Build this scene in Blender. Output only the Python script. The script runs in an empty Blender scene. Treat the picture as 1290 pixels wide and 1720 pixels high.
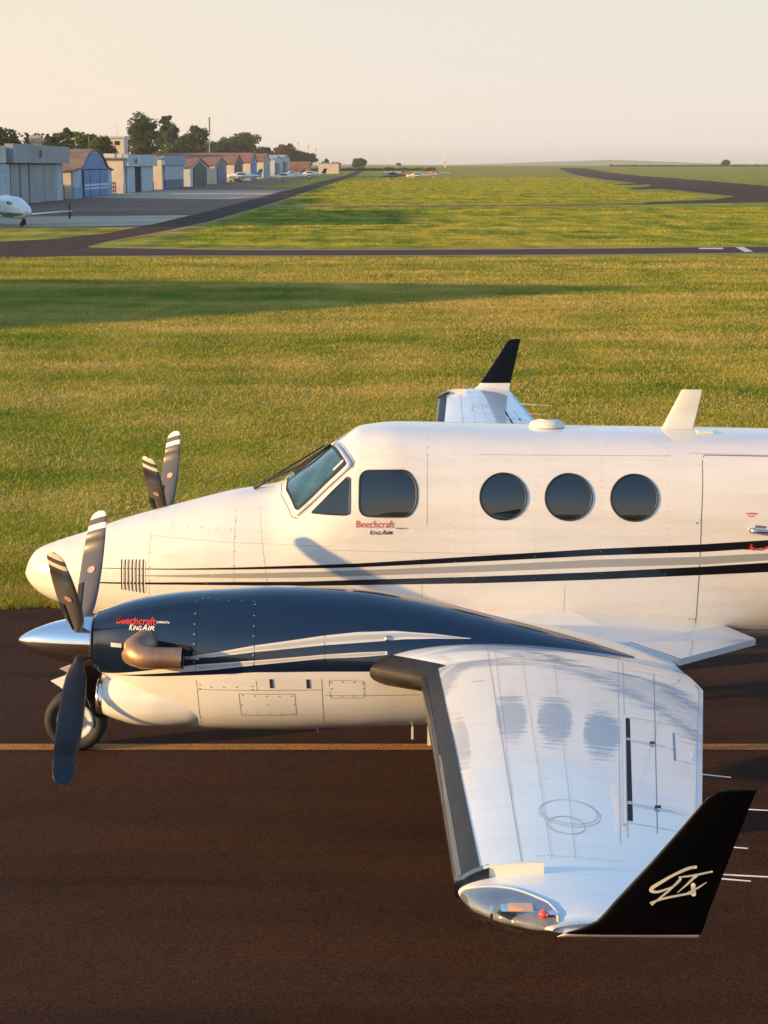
import bpy, bmesh, math, random
import numpy as np
from mathutils import Vector, Matrix
R = math.radians
scene = bpy.context.scene
COL = scene.collection

# ------------------------------------------------------------------ camera
cd = bpy.data.cameras.new('camera')
cam = bpy.data.objects.new('camera', cd); COL.objects.link(cam)
cam.location = (2.984, -14.102, 4.848)
cam.rotation_euler = (R(90) - math.atan(580.8/2924.9), 0, 0)
cd.sensor_fit = 'HORIZONTAL'; cd.sensor_width = 36.0
cd.lens = 36.0*2924.9/1290.0
cd.clip_start = 0.2; cd.clip_end = 30000
scene.camera = cam

# ------------------------------------------------------------------ sky, sun, exposure
SUN_EL = 10.9; SUN_AZ = 16.9            # light travels towards +X, turned SUN_AZ towards +Y
world = bpy.data.worlds.new('World'); scene.world = world; world.use_nodes = True
wn = world.node_tree; wn.nodes.clear()
sky = wn.nodes.new('ShaderNodeTexSky'); sky.sky_type = 'NISHITA'; sky.sun_disc = False
sky.sun_elevation = R(SUN_EL); sky.sun_rotation = R(-(90+SUN_AZ)); sky.altitude = 600
sky.air_density = 1.2; sky.dust_density = 0.9; sky.ozone_density = 2.5
bg = wn.nodes.new('ShaderNodeBackground'); bg.inputs[1].default_value = 0.15
wo = wn.nodes.new('ShaderNodeOutputWorld')
# hazy late-afternoon sky: the Nishita sky thickened with pale dust towards the horizon
tc = wn.nodes.new('ShaderNodeTexCoord'); sep = wn.nodes.new('ShaderNodeSeparateXYZ'); wn.links.new(tc.outputs['Generated'], sep.inputs[0])
el = wn.nodes.new('ShaderNodeValToRGB'); wn.links.new(sep.outputs['Z'], el.inputs[0])
e_ = el.color_ramp.elements
for k in range(3): e_.new(.5)
for e, (p, c) in zip(e_, ((0.0, (1,1,1,1)), (.10, (.92,.92,.92,1)), (.20, (.62,.62,.62,1)), (.40, (.45,.45,.45,1)), (1.0, (.35,.35,.35,1)))): e.position = p; e.color = c
hz = wn.nodes.new('ShaderNodeValToRGB'); wn.links.new(sep.outputs['Z'], hz.inputs[0])
h_ = hz.color_ramp.elements; h_.new(.5); h_.new(.6)
for e, (p, c) in zip(h_, ((0.0, (3.70,3.24,2.84,1)), (.09, (3.42,3.12,2.78,1)), (.24, (2.3,3.3,4.5,1)), (.6, (1.25,2.6,4.9,1)))): e.position = p; e.color = c
mx = wn.nodes.new('ShaderNodeMix'); mx.data_type = 'RGBA'
wn.links.new(el.outputs[0], mx.inputs[0]); wn.links.new(sky.outputs[0], mx.inputs[6]); 
gl = wn.nodes.new('ShaderNodeValToRGB'); mr = wn.nodes.new('ShaderNodeMapRange'); mr.inputs[1].default_value = -1; mr.inputs[2].default_value = 1
wn.links.new(sep.outputs['X'], mr.inputs[0]); wn.links.new(mr.outputs[0], gl.inputs[0])          # the haze glows warmer on the sun's side
g_ = gl.color_ramp.elements; g_.new(.5)
for e, (p, c) in zip(g_, ((0.0, (1.35,1.08,.70,1)), (.5, (1.0,1.0,.985,1)), (1.0, (.86,.92,1.0,1)))): e.position = p; e.color = c
mg = wn.nodes.new('ShaderNodeMix'); mg.data_type = 'RGBA'; mg.blend_type = 'MULTIPLY'; mg.inputs[0].default_value = 1
wn.links.new(hz.outputs[0], mg.inputs[6]); wn.links.new(gl.outputs[0], mg.inputs[7]); wn.links.new(mg.outputs[2], mx.inputs[7])
wn.links.new(mx.outputs[2], bg.inputs[0]); wn.links.new(bg.outputs[0], wo.inputs[0])
sd = bpy.data.lights.new('sun', 'SUN'); sd.energy = 5.0; sd.angle = R(0.9); sd.color = (1.0, 0.61, 0.23)
sun = bpy.data.objects.new('sun', sd); COL.objects.link(sun)
ce = math.cos(R(SUN_EL))
sun.rotation_euler = Vector((ce*math.cos(R(SUN_AZ)), ce*math.sin(R(SUN_AZ)), -math.sin(R(SUN_EL)))).to_track_quat('-Z', 'Y').to_euler()
vs = scene.view_settings
vs.view_transform = 'Standard'; vs.look = 'None'; vs.gamma = 1; vs.use_curve_mapping = False
vs.exposure = 0.78

# ------------------------------------------------------------------ helpers
def link(o, parent=None):
    COL.objects.link(o)
    if parent: o.parent = parent
    return o
def tag(o, label=None, cat=None, group=None, kind=None):
    if label: o['label'] = label
    if cat: o['category'] = cat
    if group: o['group'] = group
    if kind: o['kind'] = kind
    return o
def empty(name, label, cat, loc=(0,0,0), rz=0, group=None):
    o = bpy.data.objects.new(name, None); COL.objects.link(o)
    o.location = loc; o.rotation_euler = (0,0,rz)
    return tag(o, label, cat, group)
def mob(name, verts, faces, mat, parent=None, smooth=False, mats=None, mi=None):
    me = bpy.data.meshes.new(name)
    me.from_pydata([tuple(map(float, v)) for v in verts], [], faces)
    for m in ([mat] if mats is None else mats): me.materials.append(m)
    if mi is not None: me.polygons.foreach_set('material_index', mi)
    if smooth: me.polygons.foreach_set('use_smooth', [True]*len(me.polygons))
    me.update()
    return link(bpy.data.objects.new(name, me), parent)
class MB:
    def __init__(s): s.v=[]; s.f=[]
    def add(s, v, f):
        n=len(s.v); s.v += [tuple(map(float,p)) for p in v]; s.f += [[i+n for i in q] for q in f]; return s
    def box(s, x0,x1,y0,y1,z0,z1):
        return s.add([(x0,y0,z0),(x1,y0,z0),(x1,y1,z0),(x0,y1,z0),(x0,y0,z1),(x1,y0,z1),(x1,y1,z1),(x0,y1,z1)],
                     [[3,2,1,0],[4,5,6,7],[0,1,5,4],[1,2,6,5],[2,3,7,6],[3,0,4,7]])
    def tube(s, pts, rad, n=10, cap=True, sq=1.0):
        pts=[Vector(p) for p in pts]; rad = rad if hasattr(rad,'__len__') else [rad]*len(pts)
        V=[];F=[]; up=Vector((0,0,1)); prev=None
        for i,p in enumerate(pts):
            t=(pts[min(i+1,len(pts)-1)]-pts[max(i-1,0)]).normalized()
            if prev is None:
                a=t.orthogonal().normalized()
            else:
                a=(prev-t*prev.dot(t)).normalized()
            prev=a; b=t.cross(a)
            for k in range(n):
                an=2*math.pi*k/n; V.append(p+(a*math.cos(an)+b*math.sin(an)*sq)*rad[i])
        for i in range(len(pts)-1):
            for k in range(n):
                F.append([i*n+k,i*n+(k+1)%n,(i+1)*n+(k+1)%n,(i+1)*n+k])
        if cap: F += [list(range(n))[::-1], [(len(pts)-1)*n+k for k in range(n)]]
        return s.add(V,F)
    def disc(s, c, nrm, r, n=8, t=0.0):
        nrm=Vector(nrm).normalized(); a=nrm.orthogonal().normalized(); b=nrm.cross(a)
        return s.add([Vector(c)+(a*math.cos(2*math.pi*k/n)+b*math.sin(2*math.pi*k/n))*r for k in range(n)],[list(range(n))])
    def build(s, name, mat, parent=None, smooth=False): return mob(name, s.v, s.f, mat, parent, smooth)
def grid_faces(nx, ny, wrapy=False):
    F=[]
    for i in range(nx-1):
        for j in range(ny-1 if not wrapy else ny):
            j2=(j+1)%ny
            F.append([i*ny+j,(i+1)*ny+j,(i+1)*ny+j2,i*ny+j2])
    return F
def pchip(xs, ys, x):
    xs=np.asarray(xs,float); ys=np.asarray(ys,float); x=np.clip(np.asarray(x,float),xs[0],xs[-1])
    h=np.diff(xs); d=np.diff(ys)/h; m=np.zeros(len(xs))
    for i in range(1,len(xs)-1):
        if d[i-1]*d[i]>0:
            w1=2*h[i]+h[i-1]; w2=h[i]+2*h[i-1]; m[i]=(w1+w2)/(w1/d[i-1]+w2/d[i])
    m[0]=d[0]; m[-1]=d[-1]
    i=np.clip(np.searchsorted(xs,x)-1,0,len(h)-1); t=(x-xs[i])/h[i]; hh=h[i]
    return ys[i]*(2*t**3-3*t**2+1)+m[i]*hh*(t**3-2*t**2+t)+ys[i+1]*(-2*t**3+3*t**2)+m[i+1]*hh*(t**3-t**2)

# ------------------------------------------------------------------ materials
def newmat(name):
    m=bpy.data.materials.new(name); m.use_nodes=True
    return m, m.node_tree, m.node_tree.nodes['Principled BSDF']
def N(nt, typ, **kw):
    n=nt.nodes.new(typ)
    for k,v in kw.items(): setattr(n,k,v)
    return n
def coords(nt, kind='Object', scale=(1,1,1)):
    tc=N(nt,'ShaderNodeTexCoord'); mp=N(nt,'ShaderNodeMapping'); mp.inputs['Scale'].default_value=scale
    nt.links.new(tc.outputs[kind], mp.inputs[0]); return mp.outputs[0]
def noise(nt, vec, scale, detail=4, rough=.55):
    n=N(nt,'ShaderNodeTexNoise'); n.inputs['Scale'].default_value=scale; n.inputs['Detail'].default_value=detail
    n.inputs['Roughness'].default_value=rough; nt.links.new(vec,n.inputs['Vector']); return n.outputs['Fac']
def ramp(nt, fac, stops):
    r=N(nt,'ShaderNodeValToRGB'); el=r.color_ramp.elements
    while len(el)<len(stops): el.new(.5)
    for e,(p,c) in zip(el,stops): e.position=p; e.color=(*c,1) if len(c)==3 else c
    nt.links.new(fac,r.inputs[0]); return r.outputs[0]
def mixc(nt, a, b, fac, mode='MIX'):
    m=N(nt,'ShaderNodeMix',data_type='RGBA',blend_type=mode)
    for sck,val in ((m.inputs[0],fac),(m.inputs[6],a),(m.inputs[7],b)):
        if hasattr(val,'node'): nt.links.new(val,sck)
        else: sck.default_value = val if not hasattr(val,'__len__') else (*val,1)
    return m.outputs[2]
def bump(nt, bs, h, strength=.3, dist=.01):
    b=N(nt,'ShaderNodeBump'); b.inputs['Strength'].default_value=strength; b.inputs['Distance'].default_value=dist
    nt.links.new(h,b.inputs['Height']); nt.links.new(b.outputs[0],bs.inputs['Normal'])
    if bs.inputs['Coat Weight'].default_value>0: nt.links.new(b.outputs[0],bs.inputs['Coat Normal'])
    return b
def grime(m,amount=.5):
    nt=m.node_tree; bs=nt.nodes['Principled BSDF']; src=bs.inputs['Base Color'].links[0].from_socket
    f=noise(nt,coords(nt,'Object',(.5,1,5)),1.6,7,.7); g=noise(nt,coords(nt,'Object',(1,1,1)),9,4,.6)
    c=mixc(nt,src,ramp(nt,f,[(.36,(.80,.77,.72)),(.52,(1,1,1))]),amount,'MULTIPLY'); c=mixc(nt,c,ramp(nt,g,[(.30,(.84,.81,.76)),(.42,(1,1,1))]),amount*.6,'MULTIPLY')
    nt.links.new(c,bs.inputs['Base Color'])
def simple(name, col, rough=.5, metal=0, coat=0, var=.0, vscale=3, bmp=0, bscale=20, bdist=.002, spec=.5, stretch=(1,1,1), coat_rough=.03):
    m,nt,bs=newmat(name)
    bs.inputs['Base Color'].default_value=(*col,1); bs.inputs['Roughness'].default_value=rough
    bs.inputs['Metallic'].default_value=metal; bs.inputs['Coat Weight'].default_value=coat; bs.inputs['Coat Roughness'].default_value=coat_rough
    bs.inputs['Specular IOR Level'].default_value=spec
    v=coords(nt,'Object',stretch)
    if var:
        f=noise(nt,v,vscale,5)
        c=ramp(nt,f,[(.3,tuple(x*(1-var) for x in col)),(.7,tuple(min(1,x*(1+var*.6)) for x in col))])
        nt.links.new(c,bs.inputs['Base Color'])
    if bmp: bump(nt,bs,noise(nt,v,bscale,3),bmp,bdist)
    return m
M={}
M['white']=simple('white_paint',(.78,.75,.70),.34,coat=.9,var=.05,vscale=2.2,bmp=.25,bscale=3.2,bdist=.004,coat_rough=.05)
M['wing_white']=simple('wing_white_paint',(.78,.81,.83),.30,coat=1,var=.05,vscale=2.5,bmp=.5,bscale=2.2,bdist=.0030,stretch=(.45,3.6,1),coat_rough=.03)
grime(M['white'],.38); grime(M['wing_white'],.25)
M['navy']=simple('navy_paint',(.002,.010,.033),.22,coat=1,bmp=.12,bscale=4,bdist=.003,coat_rough=.03)
M['black']=simple('black_paint',(.004,.004,.006),.3,coat=.8,bmp=.1,bscale=4,bdist=.002)
M['winglet_black']=simple('winglet_black_paint',(.001,.0012,.002),.4,coat=.12,coat_rough=.1,spec=.15)
M['grey']=simple('grey_stripe_paint',(.33,.33,.32),.4,coat=.6)
M['stripe_silver']=simple('silver_stripe_paint',(.5,.49,.45),.35,coat=.7)
M['chrome']=simple('polished_aluminium',(.88,.88,.90),.02,metal=1,bmp=.08,bscale=7,bdist=.002)
M['lip']=simple('polished_intake_lip',(.8,.78,.74),.12,metal=1)
M['steel']=simple('brushed_steel',(.55,.55,.56),.3,metal=1)
M['exhaust']=simple('heat_stained_exhaust',(.40,.24,.15),.42,metal=.6,var=.35,vscale=9,bmp=.3,bscale=30)
M['soot']=simple('soot_black',(.01,.009,.008),.9)
M['boot']=simple('deice_boot_rubber',(.020,.018,.016),.50,coat=.0,spec=.35,var=.35,vscale=5,bmp=.5,bscale=9,bdist=.006,stretch=(3,.6,3),coat_rough=.2)
M['boot_reflection']=simple('dark_reflection_rubber',(.014,.013,.013),.30,coat=.5,var=.9,vscale=7,bmp=.6,bscale=14,bdist=.004,stretch=(2,.5,2))  # near-black rubber, a dark reflection put into the colour
M['blade']=simple('grey_blade_paint',(.105,.10,.10),.42,coat=.3,var=.12,vscale=8,coat_rough=.2)
M['blade_back']=simple('black_blade_back',(.010,.013,.020),.45,coat=.15,coat_rough=.3)
M['blade_boot']=simple('blade_root_boot',(.006,.006,.008),.55)
M['tip_white']=simple('blade_tip_white',(.78,.77,.74),.45)
M['red']=simple('red_marking',(.55,.03,.03),.5)
M['rubber']=simple('tyre_rubber',(.02,.019,.018),.75,bmp=.3,bscale=60)
M['rim']=simple('wheel_rim_white',(.7,.7,.7),.4,coat=.3)
M['seam']=simple('panel_gap',(.16,.15,.14),.7)
M['seam_wing']=simple('wing_panel_gap',(.30,.33,.37),.6)
M['seam_faint']=simple('faint_panel_gap',(.52,.54,.57),.5)
M['seam_soft']=simple('panel_gap_light',(.42,.41,.40),.6)
M['rivet']=simple('rivet_heads',(.30,.28,.25),.45,metal=.4)
M['rivet_light']=simple('bright_fasteners',(.5,.52,.55),.35,metal=.6)
M['pane']=simple('dark_window_glass',(.010,.014,.018),.03,coat=1,spec=.6,bmp=.05,bscale=4,bdist=.003,coat_rough=.01)
M['gasket']=simple('window_gasket',(.02,.02,.02),.5)
M['beige']=simple('antenna_fibreglass',(.78,.74,.62),.45,coat=.3)
def m_windshield():
    m,nt,bs=newmat('windshield_glass')
    v=coords(nt)
    c=ramp(nt,noise(nt,v,5,3),[(.35,(.02,.05,.06)),(.65,(.05,.12,.14))])
    nt.links.new(c,bs.inputs['Base Color']); bs.inputs['Roughness'].default_value=.05
    bs.inputs['Coat Weight'].default_value=1; bs.inputs['Specular IOR Level'].default_value=.8
    return m
M['ws']=m_windshield()
def m_clear():
    m=bpy.data.materials.new('clear_lens'); m.use_nodes=True; nt=m.node_tree; nt.nodes.clear()
    o=N(nt,'ShaderNodeOutputMaterial'); t=N(nt,'ShaderNodeBsdfTransparent'); t.inputs[0].default_value=(.93,.95,.96,1); g=N(nt,'ShaderNodeBsdfGlossy'); g.inputs['Roughness'].default_value=.03
    f=N(nt,'ShaderNodeFresnel'); f.inputs[0].default_value=1.4; x=N(nt,'ShaderNodeMixShader'); mu=N(nt,'ShaderNodeMath',operation='MULTIPLY'); mu.inputs[1].default_value=.35
    nt.links.new(f.outputs[0],mu.inputs[0]); nt.links.new(mu.outputs[0],x.inputs[0]); nt.links.new(t.outputs[0],x.inputs[1]); nt.links.new(g.outputs[0],x.inputs[2]); nt.links.new(x.outputs[0],o.inputs[0]); return m
M['lens']=m_clear()
M['reflector']=simple('lamp_reflector',(.8,.8,.8),.2,metal=1)
M['amber']=simple('amber_strobe_tube',(.85,.42,.16),.25,coat=1)
M['red_lamp']=simple('red_position_lamp',(.75,.06,.05),.15,coat=1)

def m_grass():
    m,nt,bs=newmat('grass_ground')
    v=coords(nt,'Object')
    big=noise(nt,v,.03,4); mid=noise(nt,v,.35,5,.6); d=noise(nt,coords(nt,'Object',(.3,1,1)),.16,5,.6)
    far=noise(nt,coords(nt,'Object',(.9,.22,1)),.45,6,.65); fine=noise(nt,v,9,4,.7)
    c1=ramp(nt,mid,[(.28,(.08,.12,.012)),(.40,(.17,.18,.016)),(.50,(.30,.24,.045)),(.64,(.42,.28,.09))])
    c2=ramp(nt,d,[(.38,(.10,.17,.012)),(.5,(.27,.27,.02)),(.60,(.48,.36,.08))])
    c=mixc(nt,c1,c2,.55)
    c=mixc(nt,c,ramp(nt,far,[(.37,(.42,.62,.38)),(.5,(1,1,1)),(.63,(1.5,1.22,1.1))]),.85,'MULTIPLY')
    c=mixc(nt,c,ramp(nt,big,[(.38,(.8,1.05,.8)),(.62,(1.12,1.0,.95))]),.8,'MULTIPLY')
    c=mixc(nt,c,ramp(nt,fine,[(.3,(.7,.7,.65)),(.7,(1.25,1.25,1.2))]),.75,'MULTIPLY')
    nt.links.new(c,bs.inputs['Base Color']); bs.inputs['Roughness'].default_value=.95; bs.inputs['Specular IOR Level'].default_value=.1
    b1=N(nt,'ShaderNodeMath',operation='ADD'); nt.links.new(fine,b1.inputs[0]); nt.links.new(far,b1.inputs[1])
    bump(nt,bs,b1.outputs[0],.8,.08)
    return m
M['grass']=m_grass()
def leafy(m,nt,bs,col,k):
    """thin leaf: part of the light passes through"""
    out=nt.nodes['Material Output']; t=N(nt,'ShaderNodeBsdfTranslucent'); x=N(nt,'ShaderNodeMixShader'); x.inputs[0].default_value=k
    nt.links.new(col,t.inputs[0]); nt.links.new(bs.outputs[0],x.inputs[1]); nt.links.new(t.outputs[0],x.inputs[2]); nt.links.new(x.outputs[0],out.inputs['Surface'])
def m_blades(name='grass_blades',k=(1,1,1),far=False):
    m,nt,bs=newmat(name)
    v=coords(nt,'Object')
    a=noise(nt,v,.35,5,.6); b=noise(nt,v,13,3); d=noise(nt,coords(nt,'Object',(.3,1,1)),.16,5,.6)
    c=ramp(nt,a,[(.28,(.12,.18,.016)),(.40,(.26,.27,.025)),(.50,(.46,.36,.07)),(.64,(.60,.41,.15))])
    c2=ramp(nt,d,[(.36,(.14,.23,.014)),(.47,(.36,.33,.04)),(.58,(.60,.43,.14))])
    c=mixc(nt,c,c2,.5)
    cb=ramp(nt,b,[(.3,(.7,.78,.7)),(.55,(1.0,1.0,.95)),(.75,(1.35,1.2,1.1))])
    c=mixc(nt,c,cb,.9,'MULTIPLY')
    c=mixc(nt,c,k,1.0,'MULTIPLY')
    if far:
        f=noise(nt,coords(nt,'Object',(.8,.20,1)),.5,6,.7); c=mixc(nt,c,ramp(nt,f,[(.38,(.30,.50,.25)),(.50,(.95,1,.9)),(.62,(1.5,1.2,1.1))]),.9,'MULTIPLY')
    nt.links.new(c,bs.inputs['Base Color']); bs.inputs['Roughness'].default_value=.8; bs.inputs['Specular IOR Level'].default_value=.15
    leafy(m,nt,bs,c,.35)
    return m
M['blades_far']=m_blades('far_grass_blades',(.80,1.0,.6),True)
M['blades']=m_blades('grass_blades',(.98,1.0,1.0))
def m_asphalt(name, c0, c1, speck=70, broad=.25, bm=.7):
    m,nt,bs=newmat(name)
    v=coords(nt,'Object'); vst=coords(nt,'Object',(.25,1.3,1))
    g=noise(nt,v,speck,3,.7); br=noise(nt,vst,broad*3,5,.6); g2=noise(nt,v,speck*2.7,2)
    c=ramp(nt,g,[(.32,tuple(x*.35 for x in c0)),(.5,c0),(.66,c1),(.78,tuple(min(1,x*2.2) for x in c1))])
    k=ramp(nt,br,[(.3,(.66,.66,.70)),(.5,(1,1,1)),(.7,(1.25,1.18,1.12))])
    c=mixc(nt,c,k,.9,'MULTIPLY')
    nt.links.new(c,bs.inputs['Base Color']); bs.inputs['Roughness'].default_value=.9; bs.inputs['Specular IOR Level'].default_value=.12
    a=N(nt,'ShaderNodeMath',operation='ADD'); nt.links.new(g,a.inputs[0]); nt.links.new(g2,a.inputs[1])
    bump(nt,bs,a.outputs[0],bm,.006)
    return m
def age(m):
    nt=m.node_tree; bs=nt.nodes['Principled BSDF']; c=bs.inputs['Base Color'].links[0].from_socket
    st=noise(nt,coords(nt,'Object'),.55,6,.7); ty=noise(nt,coords(nt,'Object',(.10,2.6,1)),1.0,3,.5)
    c=mixc(nt,c,ramp(nt,st,[(.30,(.60,.58,.58)),(.42,(1,1,1)),(.66,(1,1,1)),(.76,(1.22,1.18,1.12))]),.8,'MULTIPLY')
    c=mixc(nt,c,ramp(nt,ty,[(.34,(.70,.70,.72)),(.46,(1,1,1))]),.7,'MULTIPLY')
    wv=N(nt,'ShaderNodeTexVoronoi',feature='DISTANCE_TO_EDGE'); wv.inputs['Scale'].default_value=.22
    cv=coords(nt,'Object'); ad=N(nt,'ShaderNodeVectorMath',operation='ADD'); nz=N(nt,'ShaderNodeTexNoise'); nz.inputs['Scale'].default_value=1.6; nz.inputs['Detail'].default_value=6; nt.links.new(cv,nz.inputs['Vector']); nt.links.new(cv,ad.inputs[0]); nt.links.new(nz.outputs['Color'],ad.inputs[1]); nt.links.new(ad.outputs[0],wv.inputs['Vector'])
    c=mixc(nt,c,ramp(nt,wv.outputs['Distance'],[(.0,(.55,.53,.52)),(.0022,(1,1,1))]),.55,'MULTIPLY')
    nt.links.new(c,bs.inputs['Base Color']); return m
M['asphalt']=m_asphalt('brown_asphalt',(.050,.021,.010),(.080,.037,.020))
age(M['asphalt'])
M['asphalt_far']=m_asphalt('far_asphalt',(.075,.044,.034),(.10,.060,.046),8,.03,.3)
M['runway']=m_asphalt('runway_asphalt',(.066,.036,.023),(.088,.050,.032),5,.03,.3)
M['apron']=m_asphalt('apron_asphalt',(.26,.15,.095),(.31,.19,.13),6,.03,.3)
M['concrete']=m_asphalt('pale_concrete',(.58,.42,.29),(.66,.50,.36),5,.05,.2)
M['dirt']=m_asphalt('red_dirt',(.20,.11,.07),(.26,.16,.10),7,.2,.5)
def m_yellow():
    m,nt,bs=newmat('worn_yellow_paint'); v=coords(nt)
    f=noise(nt,v,55,4,.7); f2=noise(nt,v,2.5,3)
    c=ramp(nt,f,[(.36,(.09,.05,.03)),(.5,(.42,.18,.006)),(.7,(.52,.24,.010))])
    k=ramp(nt,f2,[(.3,(.75,.75,.75)),(.7,(1.1,1.1,1.1))])
    nt.links.new(mixc(nt,c,k,.8,'MULTIPLY'),bs.inputs['Base Color']); bs.inputs['Roughness'].default_value=.75
    bump(nt,bs,f,.5,.004); return m
M['yellow']=m_yellow()
M['verge']=m_asphalt('dry_grass_verge',(.36,.26,.10),(.46,.33,.15),9,.3,.6)
M['marking']=simple('worn_white_marking',(.6,.56,.5),.8,var=.25,vscale=3)

# ------------------------------------------------------------------ terrain
KN=[(-400,0),(900,0),(1150,.9),(1500,3.4),(2200,4.4),(3500,5.5),(6000,7.5),(9000,9.0)]
def terr(y): return float(np.interp(y,[k[0] for k in KN],[k[1] for k in KN]))
def ground_poly(name, pts, mat, lift, kind='structure'):
    bm=bmesh.new(); vs_=[bm.verts.new((x,y,0)) for x,y in pts]; bm.faces.new(vs_)
    bmesh.ops.triangulate(bm,faces=bm.faces[:])
    for ky,_ in KN[1:]:
        bmesh.ops.bisect_plane(bm,geom=bm.verts[:]+bm.edges[:]+bm.faces[:],plane_co=(0,ky,0),plane_no=(0,1,0))
    for v in bm.verts: v.co.z=terr(v.co.y)+lift
    bm.normal_update()
    for f in bm.faces:
        if f.normal.z<0: f.normal_flip()
    me=bpy.data.meshes.new(name); bm.to_mesh(me); bm.free(); me.materials.append(mat)
    o=link(bpy.data.objects.new(name,me)); o['kind']=kind; return o
xs_=[-9000,-2500,-800,-200,-60,-20,20,60,200,800,2500,9000]
ys_=[k[0] for k in KN]
V=[(x,y,terr(y)) for x in xs_ for y in ys_]
g=mob('ground',V,[[q for q in f] for f in grid_faces(len(xs_),len(ys_))],M['grass']); g['kind']='structure'
random.seed(5)
edge=[(x, 4.84+random.uniform(-.09,.09)+.06*math.sin(x*1.7)+.04*math.sin(x*5.1)) for x in np.arange(40,-40,-.35)]
ground_poly('taxiway',[(-40,-60),(40,-60)]+edge,M['asphalt'],.006)
ground_poly('dirt_verge',[(-40,4.55),(40,4.55)]+[(x,5.0+random.uniform(-.09,.12)) for x in np.arange(40,-40,-.3)],M['dirt'],.003)
ground_poly('taxiway_centreline',[(-40,-.055),(40,-.055),(40,.10),(-40,.10)],M['yellow'],.010)
ground_poly('cross_taxiway',[(-60,100),(-29.4,99.4),(-22.2,101.2),(-19.6,104.9),(-16.4,99.4),(-14.9,92.7),(-5.6,89.2),(4.9,89.6),(15.6,91.1),(22.2,93.0),(34.8,95),(90,96),(90,86.6),(31.8,86.9),(24.7,86.3),(14.7,84.3),(1.5,83.0),(-8.3,83.0),(-14.8,82.3),(-16.5,80.8),(-20.8,68.8),(-60,58)],M['asphalt_far'],.012)
ground_poly('parallel_taxiway',[(-21.5,101.0),(-19.2,106),(-17.4,115.6),(-16.6,137.2),(-16.3,162.9),(-16.4,249.0),(-16.4,329.2),(-17.0,514.8),(-17.3,916.7),(-17.5,1287.1),(-11.4,1287.1),(-11.8,710.3),(-11.9,346.0),(-11.9,223.4),(-12.6,145.5),(-13.7,121.0),(-15.3,99.4),(-15.3,91),(-19.0,86.7)],M['runway'],.02)
ground_poly('apron',[(-120,120),(-39.2,125.6),(-27.7,126.9),(-20.1,129.7),(-16.4,128),(-16.3,162.9),(-16.3,249.0),(-16.6,380),(-27.0,400),(-30,425),(-120,425)],M['apron'],.008)
ground_poly('apron',[(-24,470),(-24,760),(-43.9,760),(-43.9,425.5),(-31,425.5)],M['apron'],.012)
for P_ in ([(90,86.6),(31.8,86.9),(24.7,86.3),(14.7,84.3),(1.5,83.0),(-8.3,83.0),(-14.8,82.3),(-14.8,81.4),(-8.3,81.9),(1.5,82.0),(14.7,83.3),(24.7,85.3),(31.8,85.9),(90,85.6)],
          [(-14.9,92.7),(-5.6,89.2),(4.9,89.6),(15.6,91.1),(22.2,93.0),(34.8,95),(90,96),(90,97.2),(34.8,96.2),(22.2,94.2),(15.6,92.3),(4.9,90.8),(-5.6,90.4),(-14.3,94)],
          [(-15.3,97.4),(-12.9,121),(-11.9,145.5),(-11.2,223.4),(-11.2,346),(-12.2,346),(-12.2,223.4),(-12.9,145.5),(-14,121),(-15.9,99.4)]):
    ground_poly('dry_verge',P_,M['verge'],.010)
ground_poly('concrete_pavement',[(-17.5,345.3),(-43.8,345.3),(-43.8,299.8),(-43.8,264.0),(-19.9,250.0),(-17.2,280)],M['concrete'],.016)
ground_poly('concrete_pavement',[(-34,127.5),(-27.7,127.9),(-20.1,130.7),(-16.6,134),(-16.5,163.9),(-25.1,160.1),(-60,154.7),(-60,127)],M['concrete'],.016)
ground_poly('drain_strip',[(-70,181.9),(-25.8,178.1),(-16.5,182.4),(-16.5,179.4),(-24.9,173.9),(-70,175.3)],M['dirt'],.024)
ground_poly('runway',[(91.4,293.2),(98.7,427.3),(124,728.6),(172,1486.0),(150,1486.6),(110.0,979.5),(83.8,630.9),(76,480),(70.9,434.1),(64.9,408.3),(62.5,330),(60.4,275.0),(58,240),(60,232),(140,232),(140,290)],M['runway'],.020)
ground_poly('runway_entry',[(76.2,481),(82.0,578.8),(77,500),(71,470),(64,462),(71,452)],M['runway'],.026)
ground_poly('runway_entry',[(65,408),(55.4,372),(56,366),(63,366)],M['runway'],.026)
ground_poly('dirt_track',[(38.1,223.8),(22.3,209.6),(-0.3,202.9),(-0.2,201.0),(21.6,205.3),(37.5,217.5)],M['dirt'],.022)
ground_poly('runway_entry',[(60.3,275.0),(52.3,249.0),(38.1,225.3),(37,216.2),(52,227),(62,232)],M['runway'],.026)
ground_poly('dirt_track',[(-0.3,203.9),(-12.0,199.6),(-12.0,196.6),(-0.2,200.6)],M['dirt'],.018)
ground_poly('dirt_track',[(8.2,326.2),(21.1,328.2),(45,335),(45,332),(20.6,324.9),(8.0,322.8)],M['dirt'],.018)
ground_poly('road_marking',[(22.0,92.2),(23.5,92.3),(23.1,90.3),(21.7,90.4)],M['marking'],.02)
ground_poly('road_marking',[(24.4,93.2),(24.9,93.1),(24.3,87.4),(23.7,86.9)],M['marking'],.02)

# hazy hills on the horizon
def hills():
    random.seed(3); V=[];F=[]; n=60
    for i in range(n):
        x=-3000+i*11000/(n-1); h=14+9*math.sin(i*.37)+6*math.sin(i*.9+1)+(-4 if i<22 else 2)
        V+= [(x,8200,0),(x,8600,max(9.5,h*1.0+5)),(x,8990,9)]
    for i in range(n-1):
        for k in range(2): F.append([i*3+k,(i+1)*3+k,(i+1)*3+k+1,i*3+k+1])
    o=mob('hills',V,F,M['grass'],smooth=True); o['kind']='structure'
hills()

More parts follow.
